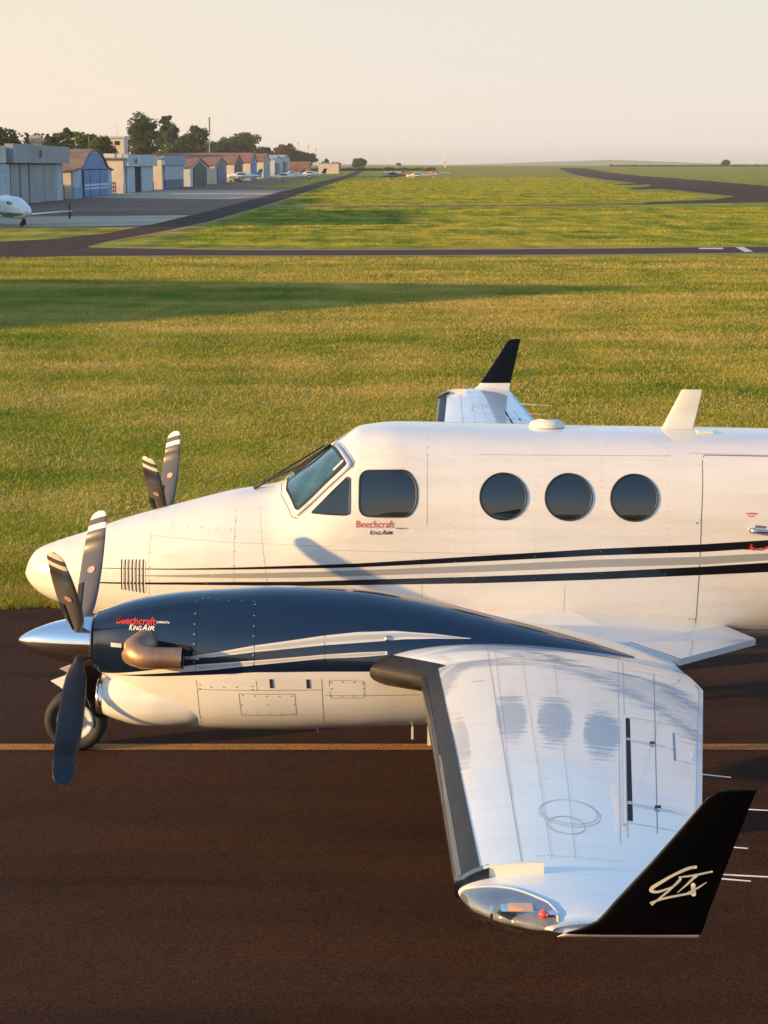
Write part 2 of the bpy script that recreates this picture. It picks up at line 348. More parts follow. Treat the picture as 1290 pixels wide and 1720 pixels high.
# grass blades on the near field
def grass_blades():
    rng=np.random.default_rng(7)
    n=640000
    # distance distribution in front of the camera
    u=rng.random(n); D=19.0*(95/19.0)**u
    D=np.where(rng.random(n)<.28, 18.75+rng.random(n)**2*3, D)
    Y=D-14.102; X=2.984+(rng.random(n)-.5)*(D*.56+9)
    keep=(Y>4.80+.10*np.sin(X*2.3)+.07*np.sin(X*7.1+1)+.12*rng.random(n)**2)&(Y<82.6); X=X[keep];Y=Y[keep];D=D[keep]; n=len(X)
    clump=np.sin(X*1.3+np.sin(Y*.9)*2)*np.sin(Y*1.1+np.sin(X*.7)*2)
    h=(.018+.026*rng.random(n)+.016*np.clip(clump,0,1)+.035*(rng.random(n)<.03))*(.8+D/70); h=np.where(Y<5.5,h*1.7,h)
    w=.006*(.6+D/26)
    a=rng.random(n)*2*np.pi; lean=h*(.3+.9*rng.random(n)); b=rng.random(n)*2*np.pi
    blades('grass','short dry yellow-green grass covering the field between the two taxiways',X,Y,h,w,a,b,lean,M['blades'])
    # coarser tufts on the fields beyond the cross taxiway
    m_=330000; D2=109.5*(760/109.5)**(rng.random(m_)**1.25); Y2=D2-14.1; X2=-11.0+rng.random(m_)*(D2*.235+16)
    lim=np.interp(Y2,[214,225,249,275,330,408,480,630,900],[22,34,48,56,52,60,66,78,90])
    kp=((Y2<197)|((Y2>214)&(X2<lim))); X=X2[kp];Y=Y2[kp];D=D2[kp]; n=len(X)
    h=(.03+.10*rng.random(n)**3)*(D/130)**.8; w=.022*(.7+rng.random(n))*(D/130)**.9
    a=rng.random(n)*2*np.pi; lean=h*(.3+.9*rng.random(n)); b=rng.random(n)*2*np.pi
    blades('far_grass','bright green and yellow grass of the fields beyond the cross taxiway',X,Y,h,w,a,b,lean,M['blades_far'])
def blades(name,label,X,Y,h,w,a,b,lean,mat):
    n=len(X); V=np.zeros((n,3,3),np.float32)
    V[:,0,0]=X-np.cos(a)*w; V[:,0,1]=Y-np.sin(a)*w; V[:,1,0]=X+np.cos(a)*w; V[:,1,1]=Y+np.sin(a)*w
    V[:,2,0]=X+np.cos(b)*lean; V[:,2,1]=Y+np.sin(b)*lean; V[:,2,2]=h
    me=bpy.data.meshes.new(name); me.vertices.add(n*3); me.vertices.foreach_set('co',V.ravel())
    me.loops.add(n*3); me.loops.foreach_set('vertex_index',np.arange(n*3,dtype=np.int32))
    me.polygons.add(n); me.polygons.foreach_set('loop_start',np.arange(0,n*3,3,dtype=np.int32))
    me.materials.append(mat); me.update(); me.validate()
    tag(link(bpy.data.objects.new(name,me)),label,'grass',kind='stuff')
grass_blades()

# ------------------------------------------------------------------ lofted bodies
class Loft:
    def __init__(s, rows, yc=0.): s.r=np.array(rows,float); s.yc=yc
    def par(s,x): return [pchip(s.r[:,0],s.r[:,k],x) for k in range(1,7)]
    def S(s,x,th,off=0.):
        x=np.asarray(x,float); th=np.asarray(th,float); x,th=np.broadcast_arrays(x,th)
        a,top,mid,bot,nt,nb=s.par(x); t=np.radians(th); c,sn=np.cos(t),np.sin(t)
        n=np.where(sn>=0,nt,nb); b=np.where(sn>=0,top-mid,mid-bot)
        y=s.yc-(a+off)*np.sign(c)*np.abs(c)**(2/n); z=mid+(b+off)*np.sign(sn)*np.abs(sn)**(2/n)
        return np.stack([x,y,z],-1)
    def th(s,x,z):
        a,top,mid,bot,nt,nb=s.par(x); dz=np.asarray(z)-mid
        n=np.where(dz>=0,nt,nb); b=np.where(dz>=0,top-mid,mid-bot)
        q=np.clip(np.abs(dz)/np.maximum(b,1e-6),0,1)**(n/2)
        return np.degrees(np.arcsin(q))*np.sign(dz)
    def P(s,x,z,off=0.,mir=False):
        """point on the port side at (x, z)"""
        t=s.th(x,z); t=np.where(mir,180-t,t); return s.S(x,t,off)
    def mesh(s,name,mat,parent,nx=120,nth=72,xs=None):
        if xs is None: xs=np.linspace(s.r[0,0],s.r[-1,0],nx)
        th=np.linspace(-180,180,nth,endpoint=False)
        X,T=np.meshgrid(xs,th,indexing='ij'); P=s.S(X,T).reshape(-1,3)
        F=grid_faces(len(xs),nth,True); F=[f[::-1] for f in F]
        F+= [list(range(nth)), [(len(xs)-1)*nth+k for k in range(nth)][::-1]]
        o=mob(name,P,F,mat,parent,True)
        o.data.polygons[-1].use_smooth=False; o.data.polygons[-2].use_smooth=False
        return o
    def strip(s,name,lo,hi,x0,x1,off,mat,parent,nx=60,nz=3,mir=False):
        """painted band between two curves z_lo(x), z_hi(x); lists of (x,z)"""
        xs=np.linspace(x0,x1,nx); zl=np.interp(xs,*zip(*lo)); zh=np.interp(xs,*zip(*hi))
        tl=s.th(xs,zl); th_=s.th(xs,zh); t=np.linspace(0,1,nz)
        T=tl[:,None]*(1-t)+th_[:,None]*t
        if mir: T=180-T
        P=s.S(xs[:,None]+0*T,T,off).reshape(-1,3)
        return mob(name,P,grid_faces(nx,nz),mat,parent,True)
    def line(s,mb,pts,w=.0035,off=.0012,step=.05):
        """thin surface line through (x,z) points"""
        for (xa,za),(xb,zb) in zip(pts[:-1],pts[1:]):
            L=math.hypot(xb-xa,zb-za); n=max(2,int(L/step)+1)
            xs=np.linspace(xa,xb,n); zs=np.linspace(za,zb,n); dx,dz=(xb-xa)/L,(zb-za)/L
            A=s.P(xs-dz*w/2,zs+dx*w/2,off); B=s.P(xs+dz*w/2,zs-dx*w/2,off)
            V=np.stack([A,B],1).reshape(-1,3); mb.add(V,grid_faces(n,2))
    def poly(s,name,outline,off,mat,parent,n=None):
        """filled outline in (x,z) as fan of rings onto the surface"""
        o=np.array(outline,float); c=(o.min(0)+o.max(0))/2 if len(o)<60 else o.mean(0); c=o.mean(0); rings=list(np.linspace(0,1,11)); V=[];F=[]; m=len(o)
        for r in rings[1:]: V.append(s.P(c[0]+(o[:,0]-c[0])*r,c[1]+(o[:,1]-c[1])*r,off))
        V=np.concatenate([[s.P(c[0],c[1],off)],*V])
        for k in range(m): F.append([0,1+k,1+(k+1)%m])
        for i in range(9):
            for k in range(m): F.append([1+i*m+k,1+(i+1)*m+k,1+(i+1)*m+(k+1)%m,1+i*m+(k+1)%m])
        return mob(name,V,F,mat,parent,True)
    def ring(s,name,outline,w,off,mat,parent,h=.004):
        """raised frame around an outline"""
        o=np.array(outline,float); c=o.mean(0); m=len(o)
        d=o-c; ln=np.linalg.norm(d,axis=1,keepdims=True); inn=o-d/ln*w; out=o+d/ln*w*.4
        loops=[s.P(out[:,0],out[:,1],-.001),s.P(out[:,0],out[:,1],off+h*.6),s.P(o[:,0],o[:,1],off+h),s.P(inn[:,0],inn[:,1],off+h*.6),s.P(inn[:,0],inn[:,1],-.001)]
        V=np.concatenate(loops); F=[]
        for i in range(4):
            for k in range(m): F.append([i*m+k,(i+1)*m+k,(i+1)*m+(k+1)%m,i*m+(k+1)%m])
        return mob(name,V,F,mat,parent,True)
    def dots(s,mb,pts,r=.006,off=.0022):
        for x,z in pts:
            p=s.P(x,z,off); q=s.P(x+.01,z,off); w=s.P(x,z+.01,off)
            nn=Vector(w-p).cross(Vector(q-p)); mb.disc(p,nn,r,7)
def rounded(pts, r=.03, n=5):
    """round the corners of a polygon given as (x,z)"""
    out=[]; m=len(pts)
    for i in range(m):
        p=Vector(pts[i]); a=Vector(pts[i-1]); b=Vector(pts[(i+1)%m])
        da=(a-p); db=(b-p); rr=min(r,da.length*.45,db.length*.45); s=p+da.normalized()*rr; e=p+db.normalized()*rr
        for k in range(n+1):
            t=k/n; q=s*(1-t)**2+p*2*t*(1-t)+e*t*t; out.append((q.x,q.y))
    return out
def dens(pts,step=.03):
    out=[]
    for i in range(len(pts)):
        a=pts[i];b=pts[(i+1)%len(pts)];L=math.hypot(b[0]-a[0],b[1]-a[1]);n=max(1,int(L/step))
        out+=[(a[0]+(b[0]-a[0])*k/n,a[1]+(b[1]-a[1])*k/n) for k in range(n)]
    return out

PSI=-0.026
plane=empty('twin_engine_airplane','large white twin-propeller airplane with navy engine cowling and black winglets parked on the brown taxiway','airplane',(0,0,0),PSI)

FR=[[0.0,0.01,1.5,1.522,1.544,2.0,2.2],[0.03,0.085,1.619,1.549,1.479,2.004,2.204],[0.1,0.16,1.725,1.56,1.395,2.013,2.213],[0.25,0.26,1.796,1.554,1.311,2.031,2.231],[0.5,0.375,1.877,1.559,1.241,2.062,2.262],[0.85,0.475,2.0,1.56,1.12,2.106,2.306],[1.3,0.575,2.122,1.586,1.05,2.162,2.363],[1.75,0.64,2.235,1.617,1.0,2.219,2.419],[2.1,0.68,2.296,1.638,0.98,2.25,2.45],[2.35,0.7,2.453,1.711,0.97,2.25,2.45],[2.6,0.72,2.644,1.838,0.97,2.417,2.45],[2.8,0.73,2.77,1.93,0.97,2.55,2.45],[3.1,0.74,2.797,1.988,0.98,2.75,2.45],[3.6,0.745,2.789,1.993,1.0,2.75,2.45],[4.4,0.75,2.771,1.992,1.02,2.75,2.45],[6.2,0.75,2.747,2.001,1.07,2.75,2.45],[7.2,0.68,2.69,2.0,1.24,2.5,2.4],[8.5,0.46,2.58,2.05,1.55,2.1,2.2],[9.8,0.2,2.42,2.15,1.92,2,2],[10.4,0.05,2.32,2.2,2.12,2,2]]
FUS=Loft(FR)
xs=np.concatenate([np.linspace(0,.3,26)**1.0,np.linspace(.32,3.3,110),np.linspace(3.35,10.4,90)])
fus=FUS.mesh('fuselage',M['white'],plane,xs=xs,nth=112)
# livery stripes
S1T=[(.60,1.672),(1.366,1.711),(1.849,1.739),(2.324,1.769),(2.794,1.796),(3.725,1.864),(4.649,1.928),(5.483,1.97),(5.983,2.006),(8,2.15)]
S1B=[(.60,1.668),(1.366,1.701),(1.849,1.723),(2.324,1.745),(2.794,1.765),(3.725,1.819),(4.651,1.875),(5.485,1.909),(5.985,1.945),(8,2.09)]
S2T=[(1.0,1.640),(1.121,1.646),(1.849,1.692),(2.324,1.716),(2.794,1.74),(3.725,1.788),(4.651,1.842),(5.486,1.871),(5.987,1.902),(8,2.04)]
S2B=[(1.0,1.634),(1.121,1.637),(1.848,1.654),(2.323,1.673),(2.793,1.694),(3.726,1.735),(4.653,1.78),(5.488,1.809),(5.989,1.845),(8,1.98)]
S3T=[(.55,1.556),(.759,1.567),(1.365,1.601),(1.848,1.623),(2.323,1.639),(2.793,1.662),(3.727,1.696),(4.654,1.741),(5.489,1.79),(5.99,1.826),(8,1.95)]
S3B=[(.55,1.552),(.759,1.555),(1.365,1.582),(1.847,1.596),(2.322,1.605),(2.793,1.618),(3.727,1.641),(4.656,1.678),(5.492,1.722),(5.994,1.749),(8,1.86)]
for mir in (False,True):
    FUS.strip('stripe',S1B,S1T,.62,8,.0016,M['black'],fus,140,2,mir)
    FUS.strip('stripe',S2B,S2T,1.02,8,.0016,M['grey'],fus,140,2,mir)
    FUS.strip('stripe',S3B,S3T,.56,8,.0016,M['black'],fus,140,2,mir)
# panel seams
mb=MB()
for pts in ([(1.12,2.10),(1.12,1.30)],[(1.12,1.603),(1.12,1.60)],[(1.12,1.94),(1.846,1.925),(2.607,1.93)],[(1.814,2.2),(1.814,1.60)],
            [(2.60,1.90),(4.0,1.88)],[(3.338,2.79),(3.338,2.10)],[(3.752,2.634),(5.229,2.628),(5.245,2.735)],[(5.39,2.648),(7.5,2.60)],
            [(2.0,2.22),(2.1,1.5)],[(4.42,1.62),(4.42,1.2)],[(3.3,1.85),(3.3,1.3)]):
    FUS.line(mb,pts,.0032)
o=mb.build('panel_seam',M['seam_soft'],fus)
mb=MB()
for x in (5.455,): FUS.line(mb,[(5.50,2.635),(5.478,2.58),(5.462,2.2),(5.462,1.55),(5.475,1.22)],.006)
FUS.line(mb,[(5.50,2.635),(6.9,2.615)],.006); FUS.line(mb,[(5.42,1.235),(7.0,1.20)],.007); FUS.line(mb,[(5.42,1.235),(5.5,1.19)],.01)
mb.build('door_gap',M['seam'],fus)
mb=MB(); FUS.dots(mb,[(1.13,1.60+.11*k) for k in range(5)]+[(1.82,1.75+.11*k) for k in range(4)]+[(1.3+.12*k,2.02) for k in range(5)],.005)
FUS.dots(mb,[(5.52+.028*k,1.262) for k in range(52)],.005)
FUS.dots(mb,[(5.43,2.137),(5.46,2.16),(5.42,1.335),(5.455,1.335)],.008)
o=mb.build('rivet_row',M['rivet'],fus); o['kind']='stuff'
mb=MB()
for x in (3.56,3.70,4.18,4.69,5.20,6.2): FUS.dots(mb,[(x,z) for z in np.arange(1.28,2.68,.045)],.0032,.0018)
for z in (2.60,2.08,1.36): FUS.dots(mb,[(x,z) for x in np.arange(2.9,5.4,.05)],.0032,.0018)
for x in (1.30,1.60,2.05): FUS.dots(mb,[(x,z) for z in np.arange(1.30,2.1,.05)],.0032,.0018)
o=mb.build('rivet_row',M['seam_soft'],fus); o['kind']='stuff'
# nose vent louvres
for k in range(7):
    x=.892+.0305*k; zt=1.753+.002*k; zb=1.515-.003*k
    m=MB(); FUS.line(m,[(x,zt),(x,zb)],.010,.0022,.02); o=m.build('vent_slot',M['soot'],fus)
    m=MB(); FUS.line(m,[(x+.0095,zt-.01),(x+.0095,zb+.01)],.006,.006,.02); m.build('vent_lip',M['white'],fus)
# windshield: frame and pane in (station, angle) space, both sides
def th_patch(name,outline,off,mat,parent,mir=False,h=0.0,n=5):
    o=np.array(dens(outline,.06) if False else outline,float)
    # densify
    q=[]
    for i in range(len(o)):
        a=o[i];b=o[(i+1)%len(o)]
        for k in range(8): q.append(a+(b-a)*k/8)
    o=np.array(q); c=o.mean(0); m=len(o); V=[[c]]; F=[]
    for r in np.linspace(0,1,n+1)[1:]: V.append(c+(o-c)*r)
    A=np.concatenate([np.array(v).reshape(-1,2) for v in V]); T=A[:,1] if not mir else 180-A[:,1]
    P=FUS.S(A[:,0],T,off)
    for k in range(m): F.append([0,1+k,1+(k+1)%m])
    for i in range(n-1):
        for k in range(m): F.append([1+i*m+k,1+(i+1)*m+k,1+(i+1)*m+(k+1)%m,1+i*m+(k+1)%m])
    if h:  # side skirt
        base=FUS.S(o[:,0],o[:,1] if not mir else 180-o[:,1],-.002); n0=len(P); P=np.concatenate([P,base])
        for k in range(m): F.append([1+(n-1)*m+k,n0+k,n0+(k+1)%m,1+(n-1)*m+(k+1)%m])
    return mob(name,P,F,mat,parent,True)
for mir in (False,True):
    ws=th_patch('windshield',[(2.595,86.5),(2.70,57),(2.750,46.0),(2.743,43.4),(2.315,35.0),(2.285,37.5),(2.18,64),(2.165,86.5)],.012,M['white'],plane,mir,.01)
    th_patch('frame_seal',[(2.571,85.0),(2.66,59),(2.702,48.6),(2.696,47),(2.316,38.2),(2.292,41),(2.205,65),(2.200,85)],.0145,M['gasket'],ws,mir)
    th_patch('pane',[(2.548,83.4),(2.64,59),(2.682,50.2),(2.325,40.4),(2.298,44),(2.222,66),(2.218,83)],.0165,M['ws'],ws,mir)
    if not mir:
        th_patch('sticker',[(2.672,53.6),(2.679,51.8),(2.60,49.6),(2.594,51.3)],.018,M['beige'],ws,mir)
        mb=MB(); pts=[(2.610,86.5),(2.715,57),(2.767,46.2),(2.754,41.6),(2.315,33.0),(2.27,36.5),(2.165,64),(2.15,86.5)]
        A=np.array(pts)
        for a,b in zip(A[:-1],A[1:]):
            n=10; t=np.linspace(0,1,n)[:,None]; q=a+(b-a)*t; V=np.stack([FUS.S(q[:,0],q[:,1],.0012),FUS.S(q[:,0]+.005,q[:,1]+.35,.0012)],1).reshape(-1,3)
            mb.add(V,grid_faces(n,2))
        mb.build('seal_line',M['seam'],ws)
# side windows
tri=dens(rounded([(2.71,2.462),(2.738,2.452),(2.736,2.19),(2.70,2.175),(2.42,2.172)],.03),.02)
o=FUS.poly('side_window',tri,.0035,M['pane'],plane); FUS.ring('frame',tri,.010,.002,M['gasket'],o)
sw=dens(rounded([(2.808,2.515),(3.19,2.525),(3.262,2.42),(3.262,2.27),(3.20,2.17),(2.808,2.168)],.09,7),.02)
o=FUS.poly('side_window',sw,.0035,M['pane'],plane); FUS.ring('frame',sw,.012,.002,M['gasket'],o)
for cx,cz in ((3.93,2.329),(4.436,2.327),(4.943,2.324)):
    out=[(cx+.183*math.cos(t),cz+.176*math.sin(t)) for t in np.linspace(0,2*math.pi,48,endpoint=False)]
    o=FUS.poly('cabin_window',out,.0035,M['pane'],plane); FUS.ring('frame',out,.010,.003,M['gasket'],o,.006)
# door handle and its red markings
mb=MB(); 
hp=[FUS.P(5.845,2.082,.012),FUS.P(5.86,2.082,.04),FUS.P(5.93,2.078,.045),FUS.P(6.06,2.07,.04),FUS.P(6.08,2.07,.01)]
mb.tube(hp,[.022,.024,.016,.016,.016],10)
door=mb.build('door_handle',M['steel'],plane,True)
mb=MB(); FUS.line(mb,[(5.88,2.113),(5.96,2.105)],.02,.003); mb.build('latch_plate',M['steel'],door)
mb=MB()
ar=[(5.85,1.955),(5.88,1.935),(5.93,1.93),(5.98,1.95),(6.03,1.99)]
FUS.line(mb,ar,.014,.004,.02); FUS.line(mb,[(5.86,1.975),(5.845,1.95),(5.875,1.925)],.012,.0045,.02)
for k in range(9): FUS.line(mb,[(5.80+.011*k,1.930),(5.807+.011*k,1.932)],.007,.004,.02)
mb.build('direction_arrow',M['red'],door)

# ------------------------------------------------------------------ lettering
def text_mesh(body, size, shear=0., bold=0., sx=1.):
    cu=bpy.data.curves.new('t','FONT'); cu.body=body; cu.size=size; cu.shear=shear; cu.offset=bold; cu.resolution_u=3
    o=bpy.data.objects.new('t',cu); COL.objects.link(o)
    dg=bpy.context.evaluated_depsgraph_get(); me=bpy.data.meshes.new_from_object(o.evaluated_get(dg))
    V=[(v.co.x*sx,v.co.y) for v in me.vertices]; F=[list(p.vertices) for p in me.polygons]
    bpy.data.objects.remove(o); bpy.data.curves.remove(cu); bpy.data.meshes.remove(me)
    return V,F
def text_on(L,body,x,z,width,height,mat,parent,slope=0.,shear=0.,bold=0.,off=.003,name='lettering'):
    V,F=text_mesh(body,1,shear,bold); xs=[v[0] for v in V]; w=max(xs)-min(xs); ys=[v[1] for v in V]; h=max(ys)-min(ys)
    A=np.array(V); A[:,0]=(A[:,0]-min(xs))/w*width; A[:,1]=(A[:,1]-min(ys))/h*height
    return mob(name,L.P(x+A[:,0],z+A[:,1]+A[:,0]*slope,off),F,mat,parent)
text_on(FUS,'Beechcraft',2.788,2.082,.298,.056,M['red'],fus,.01,0,.0)
text_on(FUS,'K',2.893,2.028,.028,.034,M['black'],fus,0,.25,.015); text_on(FUS,'ING',2.920,2.029,.062,.026,M['black'],fus,0,.25,.015); text_on(FUS,'A',2.984,2.030,.036,.036,M['black'],fus,0,.25,.015); text_on(FUS,'IR',3.022,2.031,.050,.026,M['black'],fus,0,.25,.015)
text_on(FUS,'C90GTx',3.096,2.075,.095,.011,M['black'],fus,0,.2,.02)
text_on(FUS,'OPEN',5.802,2.205,.09,.014,M['red'],door,0,0,.03); text_on(FUS,'PUSH',5.823,2.187,.05,.011,M['red'],door,0,0,.03)

# ------------------------------------------------------------------ nacelles
NR=[[0.985,0.205,1.713,1.5,1.29,2.1,2.1],[1.2,0.280,1.791,1.48,1.13,2.1,2.2],[1.4,0.330,1.835,1.46,0.955,2.1,2.4],[1.62,0.372,1.864,1.44,0.893,2.1,2.5],[1.9,0.408,1.884,1.42,0.882,2.1,2.5],[2.3,0.43,1.904,1.4,0.880,2.1,2.4],[2.8,0.43,1.887,1.4,0.90,2.1,2.4],[3.3,0.41,1.817,1.4,0.92,2.1,2.3],[3.8,0.34,1.70,1.4,0.98,2.1,2.3],[4.3,0.25,1.572,1.4,1.12,2.1,2.3],[4.6,.15,1.485,1.39,1.2,2.1,2.3],[4.83,0.03,1.41,1.385,1.33,2.1,2.3]]
LR=[[1.03,0.235,1.27,1.1,0.985,2.2,2.5],[1.12,0.27,1.3,1.1,0.95,2.2,2.5],[1.3,0.308,1.33,1.1,0.905,2.2,2.5],[1.45,0.326,1.33,1.12,0.899,2.2,2.5],[1.65,0.33,1.3,1.12,0.915,2.2,2.5],[1.9,0.28,1.25,1.12,0.97,2.2,2.5]]
NAC=Loft(NR,-1.98); LOW=Loft(LR,-1.98)
parts=[]
nac=NAC.mesh('engine_nacelle',M['white'],plane,nx=110,nth=80)
low=LOW.mesh('lower_cowling',M['white'],nac,nx=60,nth=64)
# navy paint over the top between the two boundary lines
NB=[(.986,1.31),(1.1,1.318),(1.389,1.337),(1.758,1.369),(2.154,1.403),(2.63,1.412),(3.3,1.416),(4.0,1.41),(4.82,1.39)]
xs=np.linspace(.987,4.82,110); zb=np.interp(xs,*zip(*NB)); tb=NAC.th(xs,zb); t=np.linspace(0,1,60)
T=tb[:,None]*(1-t)+(180-tb[:,None])*t
P=NAC.S(xs[:,None]+0*T,T,.002).reshape(-1,3)
navy=mob('navy_cowling_paint',P,grid_faces(110,60),M['navy'],nac,True)
AT=[(1.0,1.309),(1.567,1.414),(1.76,1.447),(2.155,1.487),(2.631,1.53),(2.862,1.546),(3.067,1.553)]
AB=[(1.0,1.306),(1.565,1.378),(1.759,1.4),(2.155,1.454),(2.631,1.504),(2.862,1.513),(3.068,1.529)]
BT=[(1.641,1.492),(1.862,1.531),(2.154,1.588),(2.629,1.654),(2.86,1.676),(3.115,1.68),(3.393,1.656),(3.651,1.617)]
BB=[(1.641,1.487),(1.862,1.502),(2.155,1.544),(2.63,1.592),(2.861,1.608),(3.186,1.628),(3.393,1.627),(3.65,1.614)]
NAC.strip('stripe',AB,AT,1.02,3.07,.0045,M['white'],nac,70,3)
NAC.strip('stripe',BB,BT,1.645,3.65,.0045,M['white'],nac,70,3)
mid=lambda A,B,k:[(a[0],a[1]*(1-k)+b[1]*k) for a,b in zip(A,B)]
NAC.strip('stripe',mid(BB,BT,.28),mid(BB,BT,.72),1.75,3.6,.0056,M['stripe_silver'],nac,70,2)
NAC.strip('stripe',mid(AB,AT,.25),mid(AB,AT,.75),1.75,3.05,.0056,M['stripe_silver'],nac,60,2)
text_on(NAC,'Beechcraft',1.153,1.682,.292,.046,M['red'],nac,.035,0,.02,.0062)
text_on(NAC,'K',1.252,1.650,.030,.036,M['tip_white'],nac,.03,.25,.02,.0062); text_on(NAC,'ING',1.281,1.652,.064,.028,M['tip_white'],nac,.03,.25,.02,.0062); text_on(NAC,'A',1.346,1.654,.038,.038,M['tip_white'],nac,.03,.25,.02,.0062); text_on(NAC,'IR',1.386,1.657,.052,.028,M['tip_white'],nac,.03,.25,.02,.0062)
text_on(NAC,'C90GTx',1.448,1.704,.098,.013,M['tip_white'],nac,.03,.2,.03,.0062)
mb=MB()
for x0,z0,z1 in ((1.735,1.38,1.87),(2.148,1.42,1.88),(2.635,1.45,1.80)): NAC.line(mb,[(x0,z1),(x0,z0)],.003,.0058)
mb.build('panel_seam',M['black'],nac)['kind']='stuff'
mb=MB()
for x0,z0,z1 in ((1.722,1.40,1.87),(2.14,1.46,1.86)): NAC.dots(mb,[(x0,z) for z in np.arange(z0,z1,.062)],.0055,.0075)
NAC.dots(mb,[(1.86+.09*k,1.846) for k in range(4)],.0055,.0075)
NAC.dots(mb,[(1.76,1.85),(1.80,1.852),(1.76,1.87),(1.80,1.872)],.0045,.0075)
o=mb.build('fastener_row',M['rivet_light'],nac); o['kind']='stuff'
mb=MB(); q=NAC.P(3.071,1.636,.0); mb.tube([q,NAC.P(3.071,1.636,.012)],[.022,.018],12)
mb.build('fuel_drain_knob',M['steel'],nac,True)
# lower cowling panels
mb=MB()
for pts in ([(1.735,1.33),(1.742,1.249),(1.75,.93)],[(1.742,1.262),(2.61,1.278)],[(2.159,1.34),(2.165,1.265)],[(2.615,1.36),(2.625,.95)],[(2.035,1.24),(2.425,1.246),(2.435,1.08),(2.045,1.065),(2.035,1.24)],[(2.64,1.235),(3.3,1.24)]):
    NAC.line(mb,pts,.0035)
pa=rounded([(2.664,1.352),(2.91,1.345),(2.916,1.22),(2.675,1.215)],.02)
NAC.line(mb,pa+[pa[0]],.003)
mb.build('access_panel_seam',M['seam'],nac)
mb=MB(); NAC.dots(mb,[(2.06+.085*k,1.228) for k in range(5)]+[(2.07+.085*k,1.085) for k in range(5)]+[(2.05,1.155),(2.235,1.16),(2.42,1.165)],.005)
NAC.dots(mb,[(1.76,1.30),(1.76,1.27),(1.84,1.285),(1.93,1.287),(2.02,1.289),(2.13,1.30),(2.13,1.275)],.005)
NAC.dots(mb,[(2.68,1.335),(2.76,1.337),(2.84,1.336),(2.9,1.33),(2.905,1.29),(2.905,1.25),(2.68,1.235),(2.75,1.233),(2.83,1.235),(2.68,1.29)],.005)
o=mb.build('rivet_row',M['rivet'],nac); o['kind']='stuff'
for x in (2.262,2.518):
    mb=MB(); NAC.line(mb,[(x,1.356),(x+.004,1.290)],.022,.004,.02); mb.build('drain_slot',M['gasket'],nac)
# intake
def ring_pts(x,inset,n=40):
    a,top,mi,bo,_,_=[float(q) for q in LOW.par(1.03)]
    th=np.linspace(-180,180,n,endpoint=False); t=np.radians(th); c=np.cos(t); s=np.sin(t)
    nn=np.where(s>=0,2.2,2.5); b=np.where(s>=0,top-mi,mi-bo)-inset
    return np.stack([np.full(n,x),-1.98-(a-inset)*np.sign(c)*abs(c)**(2/nn),mi+b*np.sign(s)*abs(s)**(2/nn)],-1)
prof=[(1.045,-.002),(1.02,-.002),(.995,.006),(.985,.018),(.992,.030),(1.02,.036),(1.2,.045)]
V=np.concatenate([ring_pts(x,i) for x,i in prof]); mob('intake_lip',V,grid_faces(len(prof),40,True),M['lip'],low,True)
V=np.concatenate([ring_pts(1.026,.037),ring_pts(1.2,.10)]); mob('intake_duct',V,grid_faces(2,40,True)+[[40+k for k in range(40)]],M['soot'],low,True)
# exhaust stack
def stack(sgn):
    y0=-1.98; k=sgn
    mb=MB(); pts=[(1.40,-.20,1.56),(1.37,-.30,1.56),(1.33,-.38,1.545),(1.33,-.44,1.53),(1.38,-.475,1.52),(1.46,-.485,1.515),(1.56,-.485,1.515),(1.655,-.485,1.515)]
    mb.tube([(x,y0+y*k,z) for x,y,z in pts],[.10,.105,.105,.092,.082,.078,.076,.078],20,False)
    o=mb.build('exhaust_stack',M['exhaust'],nac,True)
    mb=MB(); mb.tube([(1.653,y0-.485*k,1.515),(1.5,y0-.485*k,1.515)],[.073,.068],20,False); mb.disc((1.50,y0-.485*k,1.515),(1,0,0),.07,20)
    mb.build('stack_mouth',M['soot'],o,True)
    mb=MB(); mb.tube([(1.652,y0-.485*k,1.515),(1.658,y0-.485*k,1.515)],[.0785,.0785],20,False)
    mb.tube([(1.658,y0-.485*k,1.515),(1.652,y0-.485*k,1.515)],[.073,.073],20,False)
    mb.build('stack_rim',M['steel'],o,True)
    # the nose bulge of the stack
    mb=MB(); mb.tube([(1.235,y0-.33*k,1.50),(1.27,y0-.385*k,1.505),(1.33,y0-.43*k,1.513),(1.42,y0-.47*k,1.516)],[.030,.058,.076,.078],18)
    mb.build('stack_elbow',M['exhaust'],o,True)
stack(1); stack(-1)
mb=MB(); NAC.line(mb,[(1.12,1.545),(1.20,1.545)],.028,.010,.02); mb.build('strut_bracket',M['rivet_light'],nac); mb=MB(); NAC.line(mb,[(1.66,1.49),(1.76,1.492)],.022,.010,.02); mb.build('strut_bracket',M['rivet_light'],nac)
# soot smear aft of the stack opening
NAC.strip('heat_shield',[(1.42,1.44),(1.70,1.455)],[(1.42,1.60),(1.70,1.57)],1.42,1.70,.007,M['soot'],nac,10,3)
# drain masts, gear door
mb=MB(); mb.tube([(2.545,-2.02,.93),(2.56,-2.02,.845)],[.008,.006],6); mb.build('drain_mast',M['rivet_light'],nac)
mb=MB(); mb.box(3.235,3.25,-2.17,-2.03,.845,1.0)
mb.build('gear_door_edge',M['white'],nac)
mb=MB(); mb.box(3.35,4.0,-2.17,-2.155,.80,1.1)
mb.build('gear_door',M['white'],nac)
